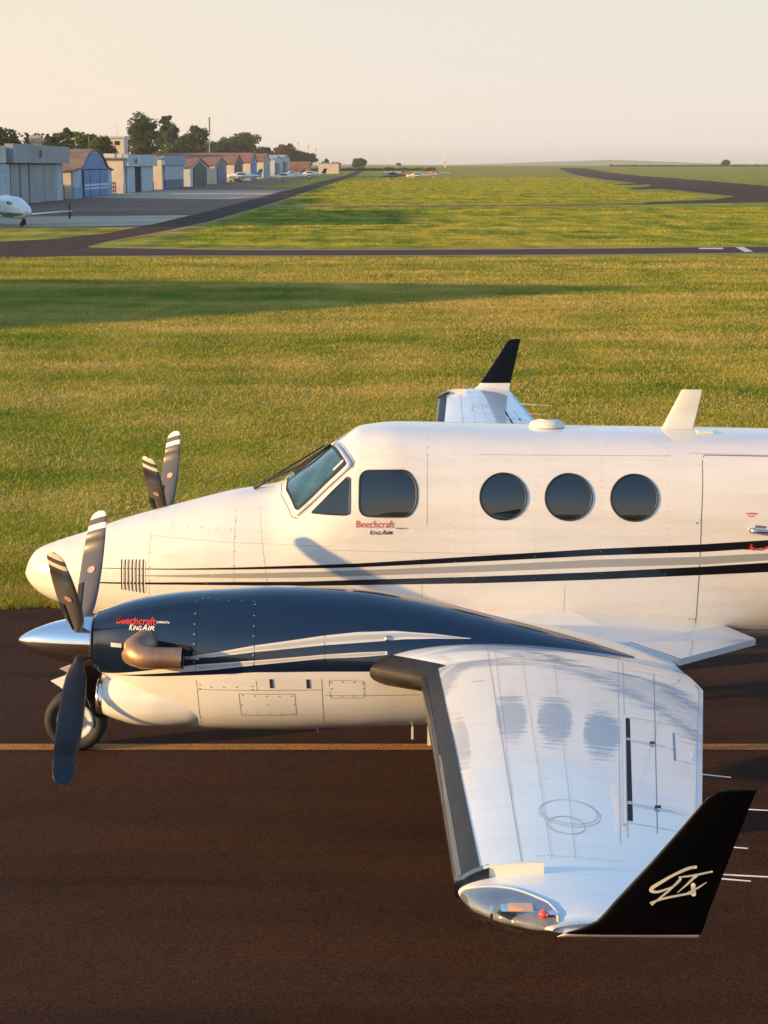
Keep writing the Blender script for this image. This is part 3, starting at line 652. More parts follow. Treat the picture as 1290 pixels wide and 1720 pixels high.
# main wheel
def wheel(x,y,r,w,parent,name='main_wheel'):
    mb=MB(); n=36; prof=[(-w*.5*.55,r*.60),(-w*.5,r*.70),(-w*.5,r*.86),(-w*.42,r*.955),(-w*.25,r),(w*.25,r),(w*.42,r*.955),(w*.5,r*.86),(w*.5,r*.70),(w*.5*.55,r*.60)]
    V=[(x+q*math.cos(2*math.pi*k/n),y+p,r+q*math.sin(2*math.pi*k/n)) for p,q in prof for k in range(n)]
    o=mob(name,V,grid_faces(len(prof),n,True),M['rubber'],parent,True)
    mb=MB()
    prof=[(-w*.28,r*.61),(-w*.33,r*.56),(-w*.22,r*.48),(-w*.2,r*.25),(-w*.3,r*.22),(-w*.32,.0001),(w*.32,.0001),(w*.3,r*.22),(w*.2,r*.25),(w*.22,r*.48),(w*.33,r*.56),(w*.28,r*.61)]
    V=[(x+q*math.cos(2*math.pi*k/n),y+p,r+q*math.sin(2*math.pi*k/n)) for p,q in prof for k in range(n)]
    mob('rim',V,grid_faces(len(prof),n,True),M['rim'],o,True)
    return o
mb=MB(); mb.tube([(4.05,-1.98,1.2),(4.1,-1.98,.36)],[.05,.04],12); mb.box(4.05,4.15,-2.12,-1.84,.30,.36)
leg=mb.build('main_gear_leg',M['rim'],nac,True)
wheel(4.11,-2.10,.33,.2,plane); 

# ------------------------------------------------------------------ propellers
def spinner(parent,yc):
    n=48; pr=[(.402,.002),(.41,.018),(.43,.036),(.47,.062),(.53,.092),(.60,.118),(.68,.142),(.77,.162),(.86,.176),(.93,.183),(.962,.185)]
    V=[(x,yc+r*math.cos(2*math.pi*k/n),1.5+r*math.sin(2*math.pi*k/n)) for x,r in pr for k in range(n)]
    o=mob('spinner',V,grid_faces(len(pr),n,True)+[[k for k in range(n)]],M['chrome'],parent,True)
    mb=MB(); mb.tube([(.955,yc,1.5),(.963,yc,1.5)],[.188,.188],48,True); mb.build('spinner_backplate',M['steel'],o)
    mb=MB(); mb.tube([(.963,yc,1.5),(.99,yc,1.5)],[.165,.165],40,True); mb.build('hub_gap',M['soot'],o)
    mb=MB()
    for k in range(28):
        a=2*math.pi*(k+.5)/28; mb.disc((.945,yc+.1855*math.cos(a),1.5+.1855*math.sin(a)),(-.05,math.cos(a),math.sin(a)),.004,6)
    q_=mb.build('spinner_screws',M['rivet'],o); q_['kind']='stuff'
    return o
BR=[(.12,.030,.030,0),(.18,.038,.034,0),(.22,.052,.028,.0),(.30,.072,.022,0),(.42,.084,.018,0),(.58,.090,.015,0),(.74,.090,.012,0),(.88,.086,.010,0),(.98,.079,.008,0),(1.05,.075,.007,0),(1.09,.068,.006,0),(1.12,.055,.005,0),(1.134,.038,.004,0),(1.142,.014,.003,0)]
def blade_mesh(name,r0,r1,mat,parent,grow=0.,half=None,n=20,cap=True,face=False):
    rr=[q[0] for q in BR]; rs=sorted(set([r0,r1]+[r for r in rr if r0<r<r1]+list(np.linspace(r0,r1,5))))
    V=[]
    for r in rs:
        c=float(np.interp(r,rr,[q[1] for q in BR]))+grow; t=float(np.interp(r,rr,[q[2] for q in BR]))+grow
        tw=R(78-(r-.2)*14)       # pitch, feathered
        for k in range(n):
            a=(math.pi*k/(n-1)) if face else 2*math.pi*k/n; u=c*math.cos(a); v=t*math.sin(a)*(1.0 if r<.2 else (1-.35*math.cos(a)))
            if half is not None: u=max(min(u,half[1]*c),half[0]*c)
            # local: X = shaft axis, T = tangential, r = radial
            xx=-(u*math.sin(tw)+v*math.cos(tw)); tt=u*math.cos(tw)-v*math.sin(tw)
            V.append((xx,tt,r))
    F=grid_faces(len(rs),n,not face)
    if cap and not face: F+=[list(range(n)),[(len(rs)-1)*n+k for k in range(n)][::-1]]
    if isinstance(mat,tuple):
        mi=[0 if (f[0]%n)<n//2 else 1 for f in F]; return mob(name,V,F,None,parent,True,list(mat),mi)
    return mob(name,V,F,mat,parent,True)
def propeller(yc,a0,label=None):
    hub=bpy.data.objects.new('propeller',None); link(hub,plane)
    hub.location=(.86,yc,1.5)
    sp=spinner(hub,0); sp.location=(-.86,0,-1.5)
    for k in range(4):
        b=blade_mesh('blade',.10,1.14,(M['blade'],M['blade_back']),hub)
        ang=a0-math.pi/2*k           # from up, towards +Y
        b.rotation_euler=(-ang,0,0)
        for nm,r0,r1,m,g,hf in (('tip_stripe',1.075,1.1405,M['tip_white'],.0012,None),('tip_stripe',.965,1.02,M['tip_white'],.0012,None),('root_boot',.19,.50,M['blade_boot'],.002,(.45,1.02))):
            blade_mesh(nm,r0,r1,m,b,g,hf,face=True)
        mb=MB()
        for sgn in (1,):
            r=.60; tw=R(78-(r-.2)*14); c0=Vector((0,0,r)); nn=Vector((-math.cos(tw),-math.sin(tw),0))*sgn
            cu=-.012; c=Vector((-cu*math.sin(tw),cu*math.cos(tw),r))
            for rad,dd,lst in ((.030,.0205,0),):
                mb.disc(c+nn*dd,nn,rad,16)
        o=mb.build('maker_badge',M['tip_white'],b)
        mb=MB()
        for sgn in (1,):
            r=.60; tw=R(78-(r-.2)*14); nn=Vector((-math.cos(tw),-math.sin(tw),0))*sgn; cu=-.012; c=Vector((-cu*math.sin(tw),cu*math.cos(tw),r))+nn*.0215
            a=nn.orthogonal().normalized(); bb=nn.cross(a); n=20; V=[];F=[]
            for q in range(n):
                t=2*math.pi*q/n
                for rad in (.026,.019): V.append(c+(a*math.cos(t)+bb*math.sin(t))*rad)
            mb.add(V,grid_faces(n,2)+[[ (n-1)*2,0,1,(n-1)*2+1]])
            mb.disc(c,nn,.009,10)
        mb.build('badge_ring',M['red'],b)
    return hub
propeller(-1.98,R(46.3)); propeller(1.98,R(45.4))

# ------------------------------------------------------------------ wings
WT=[# t, xLE, xTE, z, t/c
 (.55,2.90,5.14,1.17,.14),(2.0,2.91,5.14,1.335,.138),(2.30,2.92,5.14,1.385,.142),(2.40,2.945,5.14,1.405,.145),(2.60,3.10,5.14,1.438,.148),(2.80,3.27,5.14,1.468,.15),(2.87,3.31,5.14,1.478,.15),(3.1,3.318,5.14,1.507,.15),(5.0,3.385,4.838,1.726,.14),(7.40,3.463,4.457,2.002,.125),(7.55,3.480,4.433,2.018,.122),(7.70,3.530,4.41,2.034,.115),(7.82,3.620,4.39,2.045,.105),(7.90,3.725,4.377,2.052,.09),(7.95,3.82,4.37,2.058,.07)]
WT=np.array(WT)
def wing_pt(t,f,up=True,off=0.):
    """point on the port wing: span t, chord fraction f, upper or lower surface"""
    t=np.asarray(t,float); f=np.asarray(f,float); t,f=np.broadcast_arrays(t,f)
    xl,xt,z,tc=[np.interp(t,WT[:,0],WT[:,k]) for k in (1,2,3,4)]
    c=xt-xl; yt=5*tc*(.2969*np.sqrt(np.clip(f,0,1))-.126*f-.3516*f**2+.2843*f**3-.1036*f**4)
    cam_=.022*4*f*(1-f)
    zz=z+c*(cam_+np.where(up,yt,-yt))+np.where(up,off,-off)
    return np.stack([xl+c*f-np.where(f<.02,off,0),-t,zz],-1)
def wing_mesh(name,t0,t1,mat,parent,nt=60,nc=34):
    ts=sorted(set(list(np.linspace(t0,t1,nt))+[q for q in WT[:,0] if t0<q<t1])); ts=np.array(ts)
    f=.5*(1-np.cos(np.linspace(0,math.pi,nc)))
    U=wing_pt(ts[:,None],f[None,::-1],True); Lw=wing_pt(ts[:,None],f[None,1:-1],False)
    P=np.concatenate([U,Lw],1); m=P.shape[1]
    F=grid_faces(len(ts),m,True)+[list(range(m))[::-1],[(len(ts)-1)*m+k for k in range(m)]]
    return mob(name,P.reshape(-1,3),F,mat,parent,True)
def wpatch(name,ts,f0,f1,mat,parent,off=.002,nf=2,up=True,h=False):
    """surface patch between chord-fraction curves; f0,f1 are numbers or functions of t"""
    ts=np.array(ts,float); a=np.array([f0(t) if callable(f0) else f0 for t in ts]); b=np.array([f1(t) if callable(f1) else f1 for t in ts])
    k=np.linspace(0,1,nf); Fm=a[:,None]*(1-k)+b[:,None]*k
    P=wing_pt(ts[:,None]+0*Fm,Fm,up,off).reshape(-1,3)
    return mob(name,P,grid_faces(len(ts),nf),mat,parent,True)
def fx(x):  # chord fraction of a fixed x, or of x(t)
    def g(t):
        xx=x(t) if callable(x) else x
        xl,xt=np.interp(t,WT[:,0],WT[:,1]),np.interp(t,WT[:,0],WT[:,2]); return (xx-xl)/(xt-xl)
    return g
wing=wing_mesh('wing',.55,7.95,M['wing_white'],plane,80,44)
L_=lambda t0,t1,n=40: np.linspace(t0,t1,n)
# de-ice boots: wrap round the leading edge
def boot(ts,fu,fl,name,mat,off=.004,n=8):
    ts=np.array(ts,float); rows=[]
    for t in ts:
        xl,xt=np.interp(t,WT[:,0],WT[:,1]),np.interp(t,WT[:,0],WT[:,2]); c=xt-xl
        up=[wing_pt(t,(k/n)**2*fu/c,True,off) for k in range(n,0,-1)]; lo=[wing_pt(t,(k/n)**2*fl/c,False,off) for k in range(0,n+1)]
        rows.append(np.array(up+lo))
    P=np.array(rows); return mob(name,P.reshape(-1,3),grid_faces(len(ts),P.shape[1]),mat,wing,True)
boot(list(L_(2.30,2.87,24)),.16,.12,'deice_boot',M['boot'])
bt=boot(list(L_(2.87,7.42,80)),.105,.10,'deice_boot',M['boot'],.004)
boot(list(L_(2.90,7.40,80)),.028,.05,'boot_reflection_band',M['boot_reflection'],.006,5)  # painted dark reflection running along the nose of the boot
def cap_rows(name,x1u,f_lo,mat,off):
    rows=[]
    for t,o_ in ((7.445,.002),(7.455,off),(7.50,off),(7.506,off*.9),(7.512,-.01)):
        xl,xt=np.interp(t,WT[:,0],WT[:,1]),np.interp(t,WT[:,0],WT[:,2]); c=xt-xl; n=10
        fu=(x1u-xl)/c; rows.append(np.array([wing_pt(t,(k/n)**2*fu,True,o_*(.35+.65*k/n)) for k in range(n,0,-1)]+[wing_pt(t,(k/n)**2*f_lo,False,o_*.35*(1-.7*k/n)) for k in range(0,n+1)]))
    P=np.array(rows); return mob(name,P.reshape(-1,3),grid_faces(5,P.shape[1]),mat,wing)
cap_rows('boot_end_cap',3.598,.13,M['black'],.042)
# little stall fence at the tip
xs=np.linspace(3.575,3.815,16); fr=[fx(x)(7.47) for x in xs]
A=wing_pt(7.50,np.array(fr),True,-.004); B=wing_pt(7.50,np.array(fr),True,.046); C_=wing_pt(7.478,np.array(fr),True,.046); D_=wing_pt(7.478,np.array(fr),True,-.004)
V=np.concatenate([A,B,C_,D_]); n=len(xs); F=[]
for i in range(n-1):
    for a in range(3): F.append([a*n+i,a*n+i+1,(a+1)*n+i+1,(a+1)*n+i])
F+=[[0,n,2*n,3*n],[n-1,4*n-1,3*n-1,2*n-1]]
mob('tip_fence',V,F,M['beige'],wing)
# panel lines: two front spar seams, rear spar seams, flap and aileron gaps
sp1=lambda t: 3.757+(3.735-3.757)*(t-2.3)/5.2
def tline(t0,t1,x,w,mat,name,off=.0015,n=60):
    f0=fx(x if callable(x) else (lambda t:x)); wf=lambda t:w/(np.interp(t,WT[:,0],WT[:,2])-np.interp(t,WT[:,0],WT[:,1]))
    return wpatch(name,L_(t0,t1,n),lambda t:f0(t)-wf(t)/2,lambda t:f0(t)+wf(t)/2,mat,wing,off)
tline(2.42,7.40,sp1,.004,M['seam_wing'],'spar_seam'); tline(2.42,6.35,lambda t:sp1(t)+.05-.012*(t-2.4),.0035,M['seam_faint'],'spar_seam')
rs=lambda t: 4.640+(4.217-4.640)*(t-2.6)/4.0
tline(2.5,7.0,rs,.0035,M['seam_faint'],'rear_spar_seam'); tline(2.5,6.9,lambda t:rs(t)+.032,.004,M['seam_faint'],'rear_spar_seam')
for q in (3.98,4.2): tline(2.6,7.3,lambda t,q=q:q+(3.86+.1*(q-3.98)/.22-q)*(t-2.6)/4.7,.003,M['seam_faint'],'skin_seam')
sm=lambda t: 4.846+(4.367-4.846)*(t-2.89)/3.84
tline(2.88,6.75,sm,.0045,M['seam_wing'],'hinge_seam')
def rib(t,x0,x1,w=.0035,mat=None,name='rib_seam',off=.0016,slope=0.):
    xs=np.linspace(x0,x1,24); a=[]
    for x in xs:
        tt=t+slope*(x-x0); a.append([wing_pt(tt-w/2,fx(lambda q:x)(tt),True,off),wing_pt(tt+w/2,fx(lambda q:x)(tt),True,off)])
    return mob(name,np.array(a).reshape(-1,3),grid_faces(24,2),mat or M['seam_wing'],wing,True)
rib(2.90,4.66,5.135,.006); rib(4.42,4.50,4.92,.005); rib(6.66,4.25,4.55,.004)
rib(2.62,4.66,5.13,.004,M['seam_faint'])
# aileron gap: a dark recess with a lit lip, cut by two hinge arms
ag=lambda t: 4.492+(4.262-4.492)*(t-4.48)/2.12
for a,b in ((4.46,4.98),(5.02,6.30),(6.34,6.62)):
    tline(a,b,ag,.024,M['soot'],'aileron_gap',.0022,20)
tline(4.40,6.70,lambda t:ag(t)-.024,.014,M['wing_white'],'gap_lip',.006,30)
for t in (5.0,6.32):
    xx=ag(t); rib(t,xx-.01,xx+.27,.012,M['wing_white'],'hinge_arm',.009); rib(t+.012,xx,xx+.2,.007,M['seam_wing'],'hinge_shadow_gap',.004)
    mb=MB(); p=wing_pt(t+.008,fx(lambda q:xx+.13)(t),True,.01); mb.box(p[0]-.014,p[0]+.014,p[1]-.006,p[1]+.006,p[2]-.006,p[2]+.004); mb.build('hinge_bolt',M['gasket'],wing)
tline(4.62,5.28,lambda t:4.735-.13*(t-4.62),.012,M['seam_wing'],'trim_tab_gap',.002,14); rib(4.62,4.74,4.88,.004); rib(5.28,4.65,4.78,.004)
# trailing edge bright strip
tline(2.92,7.7,lambda t:np.interp(t,WT[:,0],WT[:,2])-.018,.022,M['rim'],'trailing_edge_strip',.004,50)
# fuel cap and access covers
def oval(cx,t,rx,rt,w=.005,mat=None,name='access_cover'):
    n=36; a=[]
    for k in range(n+1):
        q=2*math.pi*k/n
        for s in (1,1-w/rx): 
            x=cx+rx*s*math.cos(q); tt=t+rt*s*math.sin(q); a.append(wing_pt(tt,fx(lambda _:x)(tt),True,.002))
    return mob(name,np.array(a),grid_faces(n+1,2),mat or M['seam_faint'],wing,True)
oval(3.96,6.80,.085,.14); oval(3.99,6.58,.13,.20,.004); oval(3.99,6.60,.14,.22,.004)
mb=MB()
for x in np.arange(3.80,4.16,.016): 
    p=wing_pt(7.27+.006*math.sin(x*60),fx(lambda _:x)(7.27),True,.003); mb.disc(p,(0,0,1),.0045,6)
for x in np.arange(3.80,4.12,.016):
    p=wing_pt(7.49,fx(lambda _:x)(7.49),True,.003); mb.disc(p,(0,0,1),.003,6)
for t in np.arange(2.5,7.3,.07):
    for off_ in (-.012,.062-.012*(t-2.4)):
        x=sp1(t)+off_; p=wing_pt(t,fx(lambda _:x)(t),True,.003); mb.disc(p,(0,0,1),.0028,5)
o=mb.build('rivet_row',M['rivet_light'],wing); o['kind']='stuff'
rib(3.60,3.62,3.70,.010,M['grey'],'wing_placard',.003); rib(3.62,3.44,3.54,.005,M['red'],'wing_placard',.003,.1)
# static wicks
for t,l in ((5.45,.145),(6.12,.33),(6.78,.20),(7.22,.36),(7.27,.20)):
    xt=float(np.interp(t,WT[:,0],WT[:,2])); z=float(np.interp(t,WT[:,0],WT[:,3]))
    mb=MB(); mb.tube([(xt-.01,-t,z),(xt+l,-t-.01,z-.012)],[.004,.0025],6); mb.build('static_wick',M['tip_white'],wing)
LT_T=[7.56,7.59,7.62,7.66,7.73,7.80,7.88,7.93]; LT_X=[3.50,3.56,3.62,3.68,3.75,3.81,3.845,3.84]
# tip light: reflector bay, lamps, clear lens
ltop=lambda t: np.interp(t,LT_T,LT_X)
def lens_patch(name,off,mat,par,lo=.35):
    ts=L_(7.56,7.935,26); rows=[]
    for t in ts:
        xl,xt=np.interp(t,WT[:,0],WT[:,1]),np.interp(t,WT[:,0],WT[:,2]); c=xt-xl; ft=(ltop(t)-xl)/c; n=8
        e=min(1,(t-7.56)/.05,(7.935-t)/.03); o_=off*max(e,0)+.001
        up=[wing_pt(t,(k/n)**1.7*ft,True,o_) for k in range(n,0,-1)]; lo_=[wing_pt(t,(k/n)**1.7*ft*lo,False,o_) for k in range(0,n+1)]
        rows.append(np.array(up+lo_))
    P=np.array(rows); return mob(name,P.reshape(-1,3),grid_faces(len(ts),P.shape[1]),mat,par,True)
M['bay']=simple('lamp_bay_lining',(.16,.17,.19),.5,spec=.3,var=.4,vscale=9)
tl=lens_patch('tip_light',.003,M['bay'],wing)
lens_patch('lens',.020,M['lens'],tl)
ev=[wing_pt(t,(ltop(t)-np.interp(t,WT[:,0],WT[:,1]))/(np.interp(t,WT[:,0],WT[:,2])-np.interp(t,WT[:,0],WT[:,1])),True,.006) for t in L_(7.56,7.93,30)]
MB().tube(ev,.0045,6).build('lens_rim',M['beige'],tl)
def on_wing(t,x,off): return wing_pt(t,fx(lambda _:x)(t),True,off)
p=on_wing(7.825,3.70,.004); mb=MB(); mb.box(p[0]-.068,p[0]+.068,p[1]-.034,p[1]+.034,p[2]-.008,p[2]+.004); mb.build('reflector',M['reflector'],tl)
mb=MB()
for k in range(5): mb.tube([(p[0]-.040,p[1]-.026+.013*k,p[2]+.007),(p[0]+.052,p[1]-.026+.013*k,p[2]+.007)],.006,8)
mb.build('strobe_tube',M['amber'],tl)
p=on_wing(7.885,3.79,.004); mb=MB(); mb.tube([(p[0],p[1],p[2]-.01),(p[0],p[1],p[2]+.012),(p[0],p[1],p[2]+.022)],[.021,.019,.007],14); mb.build('position_lamp',M['red_lamp'],tl,True)
mb=MB(); mb.box(p[0]+.018,p[0]+.05,p[1]-.02,p[1]+.02,p[2]-.008,p[2]+.012); mb.box(p[0]-.20,p[0]-.19,p[1]+.0,p[1]+.07,p[2]-.02,p[2]+.005); mb.build('lamp_bracket',M['reflector'],tl)
# winglet
WL=[(2.035,3.835,4.362,-7.955,.010),(2.062,3.870,4.366,-7.975,.018),(2.085,3.925,4.371,-7.985,.024),(2.12,3.978,4.378,-7.997,.028),(2.16,4.008,4.385,-8.008,.029),(2.21,4.040,4.396,-8.022,.029),(2.30,4.103,4.417,-8.048,.027),(2.39,4.166,4.438,-8.074,.025),(2.50,4.238,4.464,-8.106,.022),(2.60,4.302,4.487,-8.135,.018),(2.66,4.340,4.503,-8.152,.014),(2.685,4.372,4.510,-8.159,.010),(2.695,4.42,4.512,-8.162,.006)]
def winglet(parent):
    n=15; f=.5*(1-np.cos(np.linspace(0,math.pi,n))); P=[]; W=np.array(WL)
    zs=np.array(sorted(set(list(np.linspace(2.035,2.695,46))+[2.055,2.15]+[q[0] for q in WL])))
    for z in zs:
        xl,xt,y,th=[float(np.interp(z,W[:,0],W[:,k])) for k in (1,2,3,4)]; c=xt-xl
        yt=th*(1.9*np.sqrt(f)-1.4*f-.9*f*f+.4*f**3)*1.0
        yt=np.clip(yt,0,None)
        P.append(np.concatenate([np.stack([xl+c*f[::-1],y-yt[::-1],0*f+z],-1),np.stack([xl+c*f[1:-1],y+yt[1:-1],0*f[1:-1]+z],-1)]))
    P=np.array(P); m=P.shape[1]; F=grid_faces(len(zs),m,True)+[list(range(m)),[(len(zs)-1)*m+k for k in range(m)][::-1]]
    mi=[]
    for f_ in F[:-2]:
        i=f_[0]//m; j=f_[0]%m; zc=(zs[i]+zs[i+1])/2; outer=j<n-1
        mi.append(1 if (zc>2.055 if outer else zc>2.15) else 0)
    mi+=[0,1]
    F=[g[::-1] for g in F]
    return mob('winglet',P.reshape(-1,3),F,None,parent,True,[M['white'],M['winglet_black']],mi)
wl=winglet(wing)
def wl_y(x,z,off):
    W=np.array(WL); xl,xt,y,th=[float(np.interp(z,W[:,0],W[:,k])) for k in (1,2,3,4)]; f=min(max((x-xl)/(xt-xl),0),1)
    return y-max(th*(1.9*math.sqrt(f)-1.4*f-.9*f*f+.4*f**3),0)-off
def stroke(mb,pts,ws,off):
    pts=[Vector(p) for p in pts]; q=[];w=[]
    for i in range(len(pts)-1):
        p0=pts[max(i-1,0)];p1=pts[i];p2=pts[i+1];p3=pts[min(i+2,len(pts)-1)]
        for k in range(6):
            t=k/6; q.append(.5*((2*p1)+(-p0+p2)*t+(2*p0-5*p1+4*p2-p3)*t*t+(-p0+3*p1-3*p2+p3)*t**3)); w.append(ws[i]+(ws[i+1]-ws[i])*t)
    q.append(pts[-1]); w.append(ws[-1]); V=[]
    for i,p in enumerate(q):
        d=(q[min(i+1,len(q)-1)]-q[max(i-1,0)]).normalized(); nrm=Vector((-d.y,d.x))*w[i]/2
        for s in (1,-1): a=p+nrm*s; V.append((a.x,wl_y(a.x,a.y,off),a.y))
    mb.add(V,grid_faces(len(q),2))
    for e in (0,-1):
        n=12; c=q[e]; mb.add([(c.x+w[e]/2*math.cos(2*math.pi*k/n),wl_y(c.x,c.y,off+.0002),c.y+w[e]/2*math.sin(2*math.pi*k/n)) for k in range(n)],[list(range(n))])
mb=MB()
stroke(mb,[(4.319,2.368),(4.291,2.361),(4.241,2.333),(4.198,2.301),(4.170,2.278),(4.167,2.264),(4.187,2.259),(4.216,2.269),(4.248,2.285),(4.269,2.306)],[.012,.014,.012,.014,.015,.014,.011,.009,.007,.004],.0022)
stroke(mb,[(4.264,2.324),(4.319,2.332),(4.38,2.346)],[.006,.010,.008],.0026)
stroke(mb,[(4.323,2.328),(4.296,2.294),(4.263,2.257)],[.012,.009,.003],.0030)
stroke(mb,[(4.268,2.316),(4.233,2.269),(4.173,2.204)],[.009,.009,.007],.0034)
stroke(mb,[(4.168,2.212),(4.222,2.233),(4.313,2.253)],[.007,.010,.010],.0038)
stroke(mb,[(4.317,2.289),(4.322,2.248)],[.017,.017],.0042)
stroke(mb,[(4.30,2.256),(4.336,2.277),(4.364,2.30)],[.005,.009,.003],.0046)
mb.build('winglet_logo',M['beige'],wl)
# wing-root fairing aft of the flap
V=[];F=[]
top=[(3.6,-.55,1.34),(4.4,-.55,1.36),(5.0,-.60,1.33),(5.5,-.62,1.29),(5.92,-.70,1.215)]
outl=[(3.6,-1.5,1.42),(4.85,-1.38,1.335),(5.10,-1.80,1.345),(5.20,-1.72,1.325),(5.92,-.76,1.205)]
P=[(3.6,-.50,1.40),(4.4,-.50,1.42),(5.2,-.50,1.36),(5.7,-.55,1.27),(5.93,-.70,1.20),(5.18,-1.75,1.33),(4.86,-1.36,1.345),(3.6,-1.36,1.38)]
bm=bmesh.new(); vt=[bm.verts.new(p) for p in P]; vb=[bm.verts.new((x,y,z-.05)) for x,y,z in P]
bm.faces.new(vt); bm.faces.new(vb[::-1])
for i in range(len(P)): bm.faces.new([vt[i],vb[i],vb[(i+1)%len(P)],vt[(i+1)%len(P)]])
bmesh.ops.recalc_face_normals(bm,faces=bm.faces[:])
me=bpy.data.meshes.new('wing_root_fairing'); bm.to_mesh(me); bm.free(); me.materials.append(M['wing_white']); link(bpy.data.objects.new('wing_root_fairing',me),wing)
mb=MB(); mb.add([(4.865,-1.36,1.352),(5.185,-1.755,1.337),(5.185,-1.775,1.337),(4.86,-1.372,1.352)],[[0,1,2,3]]); mb.build('fairing_gap',M['soot'],wing)

# starboard copies of nacelle and wing, mirrored
def copy_tree(o,parent):
    c=o.copy(); COL.objects.link(c); c.parent=parent
    for ch in [k for k in o.children]: copy_tree(ch,c)
    return c
for o in (nac,wing):
    c=o.copy(); COL.objects.link(c); c.parent=plane; c.scale=(1,-1,1)
    for ch in list(o.children):
        if ch.name.split('.')[0] in ('lettering',): continue
        d=ch.copy(); COL.objects.link(d); d.parent=c
        for e in list(ch.children):
            if e.name.split('.')[0]=='winglet_logo': continue
            f=e.copy(); COL.objects.link(f); f.parent=d
wheel(4.11,2.10,.33,.2,plane)
# nose gear
nw=wheel(.384,-.0,.262,.17,plane,'nose_wheel')
mb=MB(); mb.tube([(.47,0,1.25),(.44,0,.60)],[.045,.04],14); mb.tube([(.44,0,.62),(.42,0,.52)],[.03,.028],12)
for s in (-1,1): mb.tube([(.42,.0,.56),(.40,.115*s,.50),(.384,.12*s,.262)],[.03,.024,.022],10)
mb.tube([(.384,-.13,.262),(.384,.13,.262)],.02,10); mb.tube([(.44,0,.9),(.80,0,1.12)],[.02,.02],8)
mb.build('nose_gear_strut',M['rim'],plane,True)
for s in (-1,1):
    mb=MB(); y=.17*s
    V=[(.22,y,.655),(.36,y*1.2,.575),(.85,y*1.05,.74),(.92,y*.85,1.12),(.66,y*.85,1.15),(.34,y,.70)]
    bm_=[(a,b+.014*s,c) for a,b,c in V]; n=len(V)
    mb.add(V+bm_,[list(range(n)),[n+k for k in range(n)][::-1]]+[[k,(k+1)%n,n+(k+1)%n,n+k] for k in range(n)])
    mb.build('nose_gear_door',M['white'],plane)
# wipers
mb=MB(); p0=FUS.S(1.925,86,.008); pm=FUS.S(2.02,86,.05); p1=FUS.S(2.30,85,.045); p2=FUS.S(2.54,83,.035)
mb.tube([p0,pm,p1,p2],[.016,.011,.009,.008],8); q=FUS.S(1.94,92,.01)
mb.tube([q,FUS.S(2.05,92,.05),FUS.S(2.50,88,.05)],[.014,.009,.007],8)
wp=mb.build('wiper',M['gasket'],plane,True)
mb=MB(); mb.tube([FUS.S(2.26,81,.03),FUS.S(2.42,81.5,.035),FUS.S(2.56,84,.03)],.011,8); mb.build('wiper_blade',M['rubber'],wp,True)
# antennas on the roof
def fin(name,base,top,th,mat,n=10):
    f=.5*(1-np.cos(np.linspace(0,math.pi,n))); V=[]
    for (xa,xb,z),w in ((base,th),(((base[0]*.5+top[0]*.5),(base[1]*.5+top[1]*.5),(base[2]+top[2])/2),th*.8),(top,th*.6),((top[0]+.02,top[1]-.005,top[2]+.008),th*.2)):
        yt=w*(1.9*np.sqrt(f)-1.4*f-.9*f*f+.4*f**3); yt=np.clip(yt,0,None); x=xa+(xb-xa)*f
        V.append(np.concatenate([np.stack([x,-yt,0*x+z],-1),np.stack([x[::-1][1:-1],yt[::-1][1:-1],0*x[1:-1]+z],-1)]))
    P=np.array(V); m=P.shape[1]; return mob(name,P.reshape(-1,3),grid_faces(len(V),m,True)+[list(range(m))[::-1],[3*m+k for k in range(m)]],mat,plane,True)
fin('blade_antenna',(5.23,5.49,2.76),(5.385,5.553,3.076),.022,M['beige'])
n=24; V=[]
for r,z in ((.145,2.775),(.14,2.800),(.125,2.818),(.09,2.832),(.04,2.838)): V+=[(4.305+r*math.cos(2*math.pi*k/n),r*.7*math.sin(2*math.pi*k/n),z) for k in range(n)]
mob('dome_antenna',V,grid_faces(5,n,True)+[[4*n+k for k in range(n)]],M['beige'],plane,True)
mb=MB(); mb.box(5.50,5.62,-.20,-.05,2.752,2.768); mb.build('antenna_doubler',M['white'],plane)
# tail
def taper(name,secs,mat):
    f=.5*(1-np.cos(np.linspace(0,math.pi,14))); V=[]
    for (xl,xt,y,z,th,ax) in secs:
        yt=np.clip(th*(1.9*np.sqrt(f)-1.4*f-.9*f*f+.4*f**3),0,None); x=xl+(xt-xl)*f
        a=np.stack([x,y-yt if ax else 0*x+y,0*x+z if ax else z+yt],-1); b=np.stack([x[::-1][1:-1],(y+yt if ax else 0*yt+y)[::-1][1:-1],(0*x+z if ax else z-yt)[::-1][1:-1]],-1); V.append(np.concatenate([a,b]))
    P=np.array(V); m=P.shape[1]; return mob(name,P.reshape(-1,3),grid_faces(len(V),m,True)+[list(range(m))[::-1],[(len(V)-1)*m+k for k in range(m)]],mat,plane,True)
taper('tail_fin',[(7.9,10.5,0,2.45,.05,1),(8.6,10.5,0,2.9,.07,1),(9.6,10.75,0,4.3,.04,1)],M['white'])
taper('tailplane',[(9.75,10.5,-2.6,2.45,.035,0),(9.3,10.6,0,2.35,.07,0),(9.75,10.5,2.6,2.45,.035,0)],M['white'])
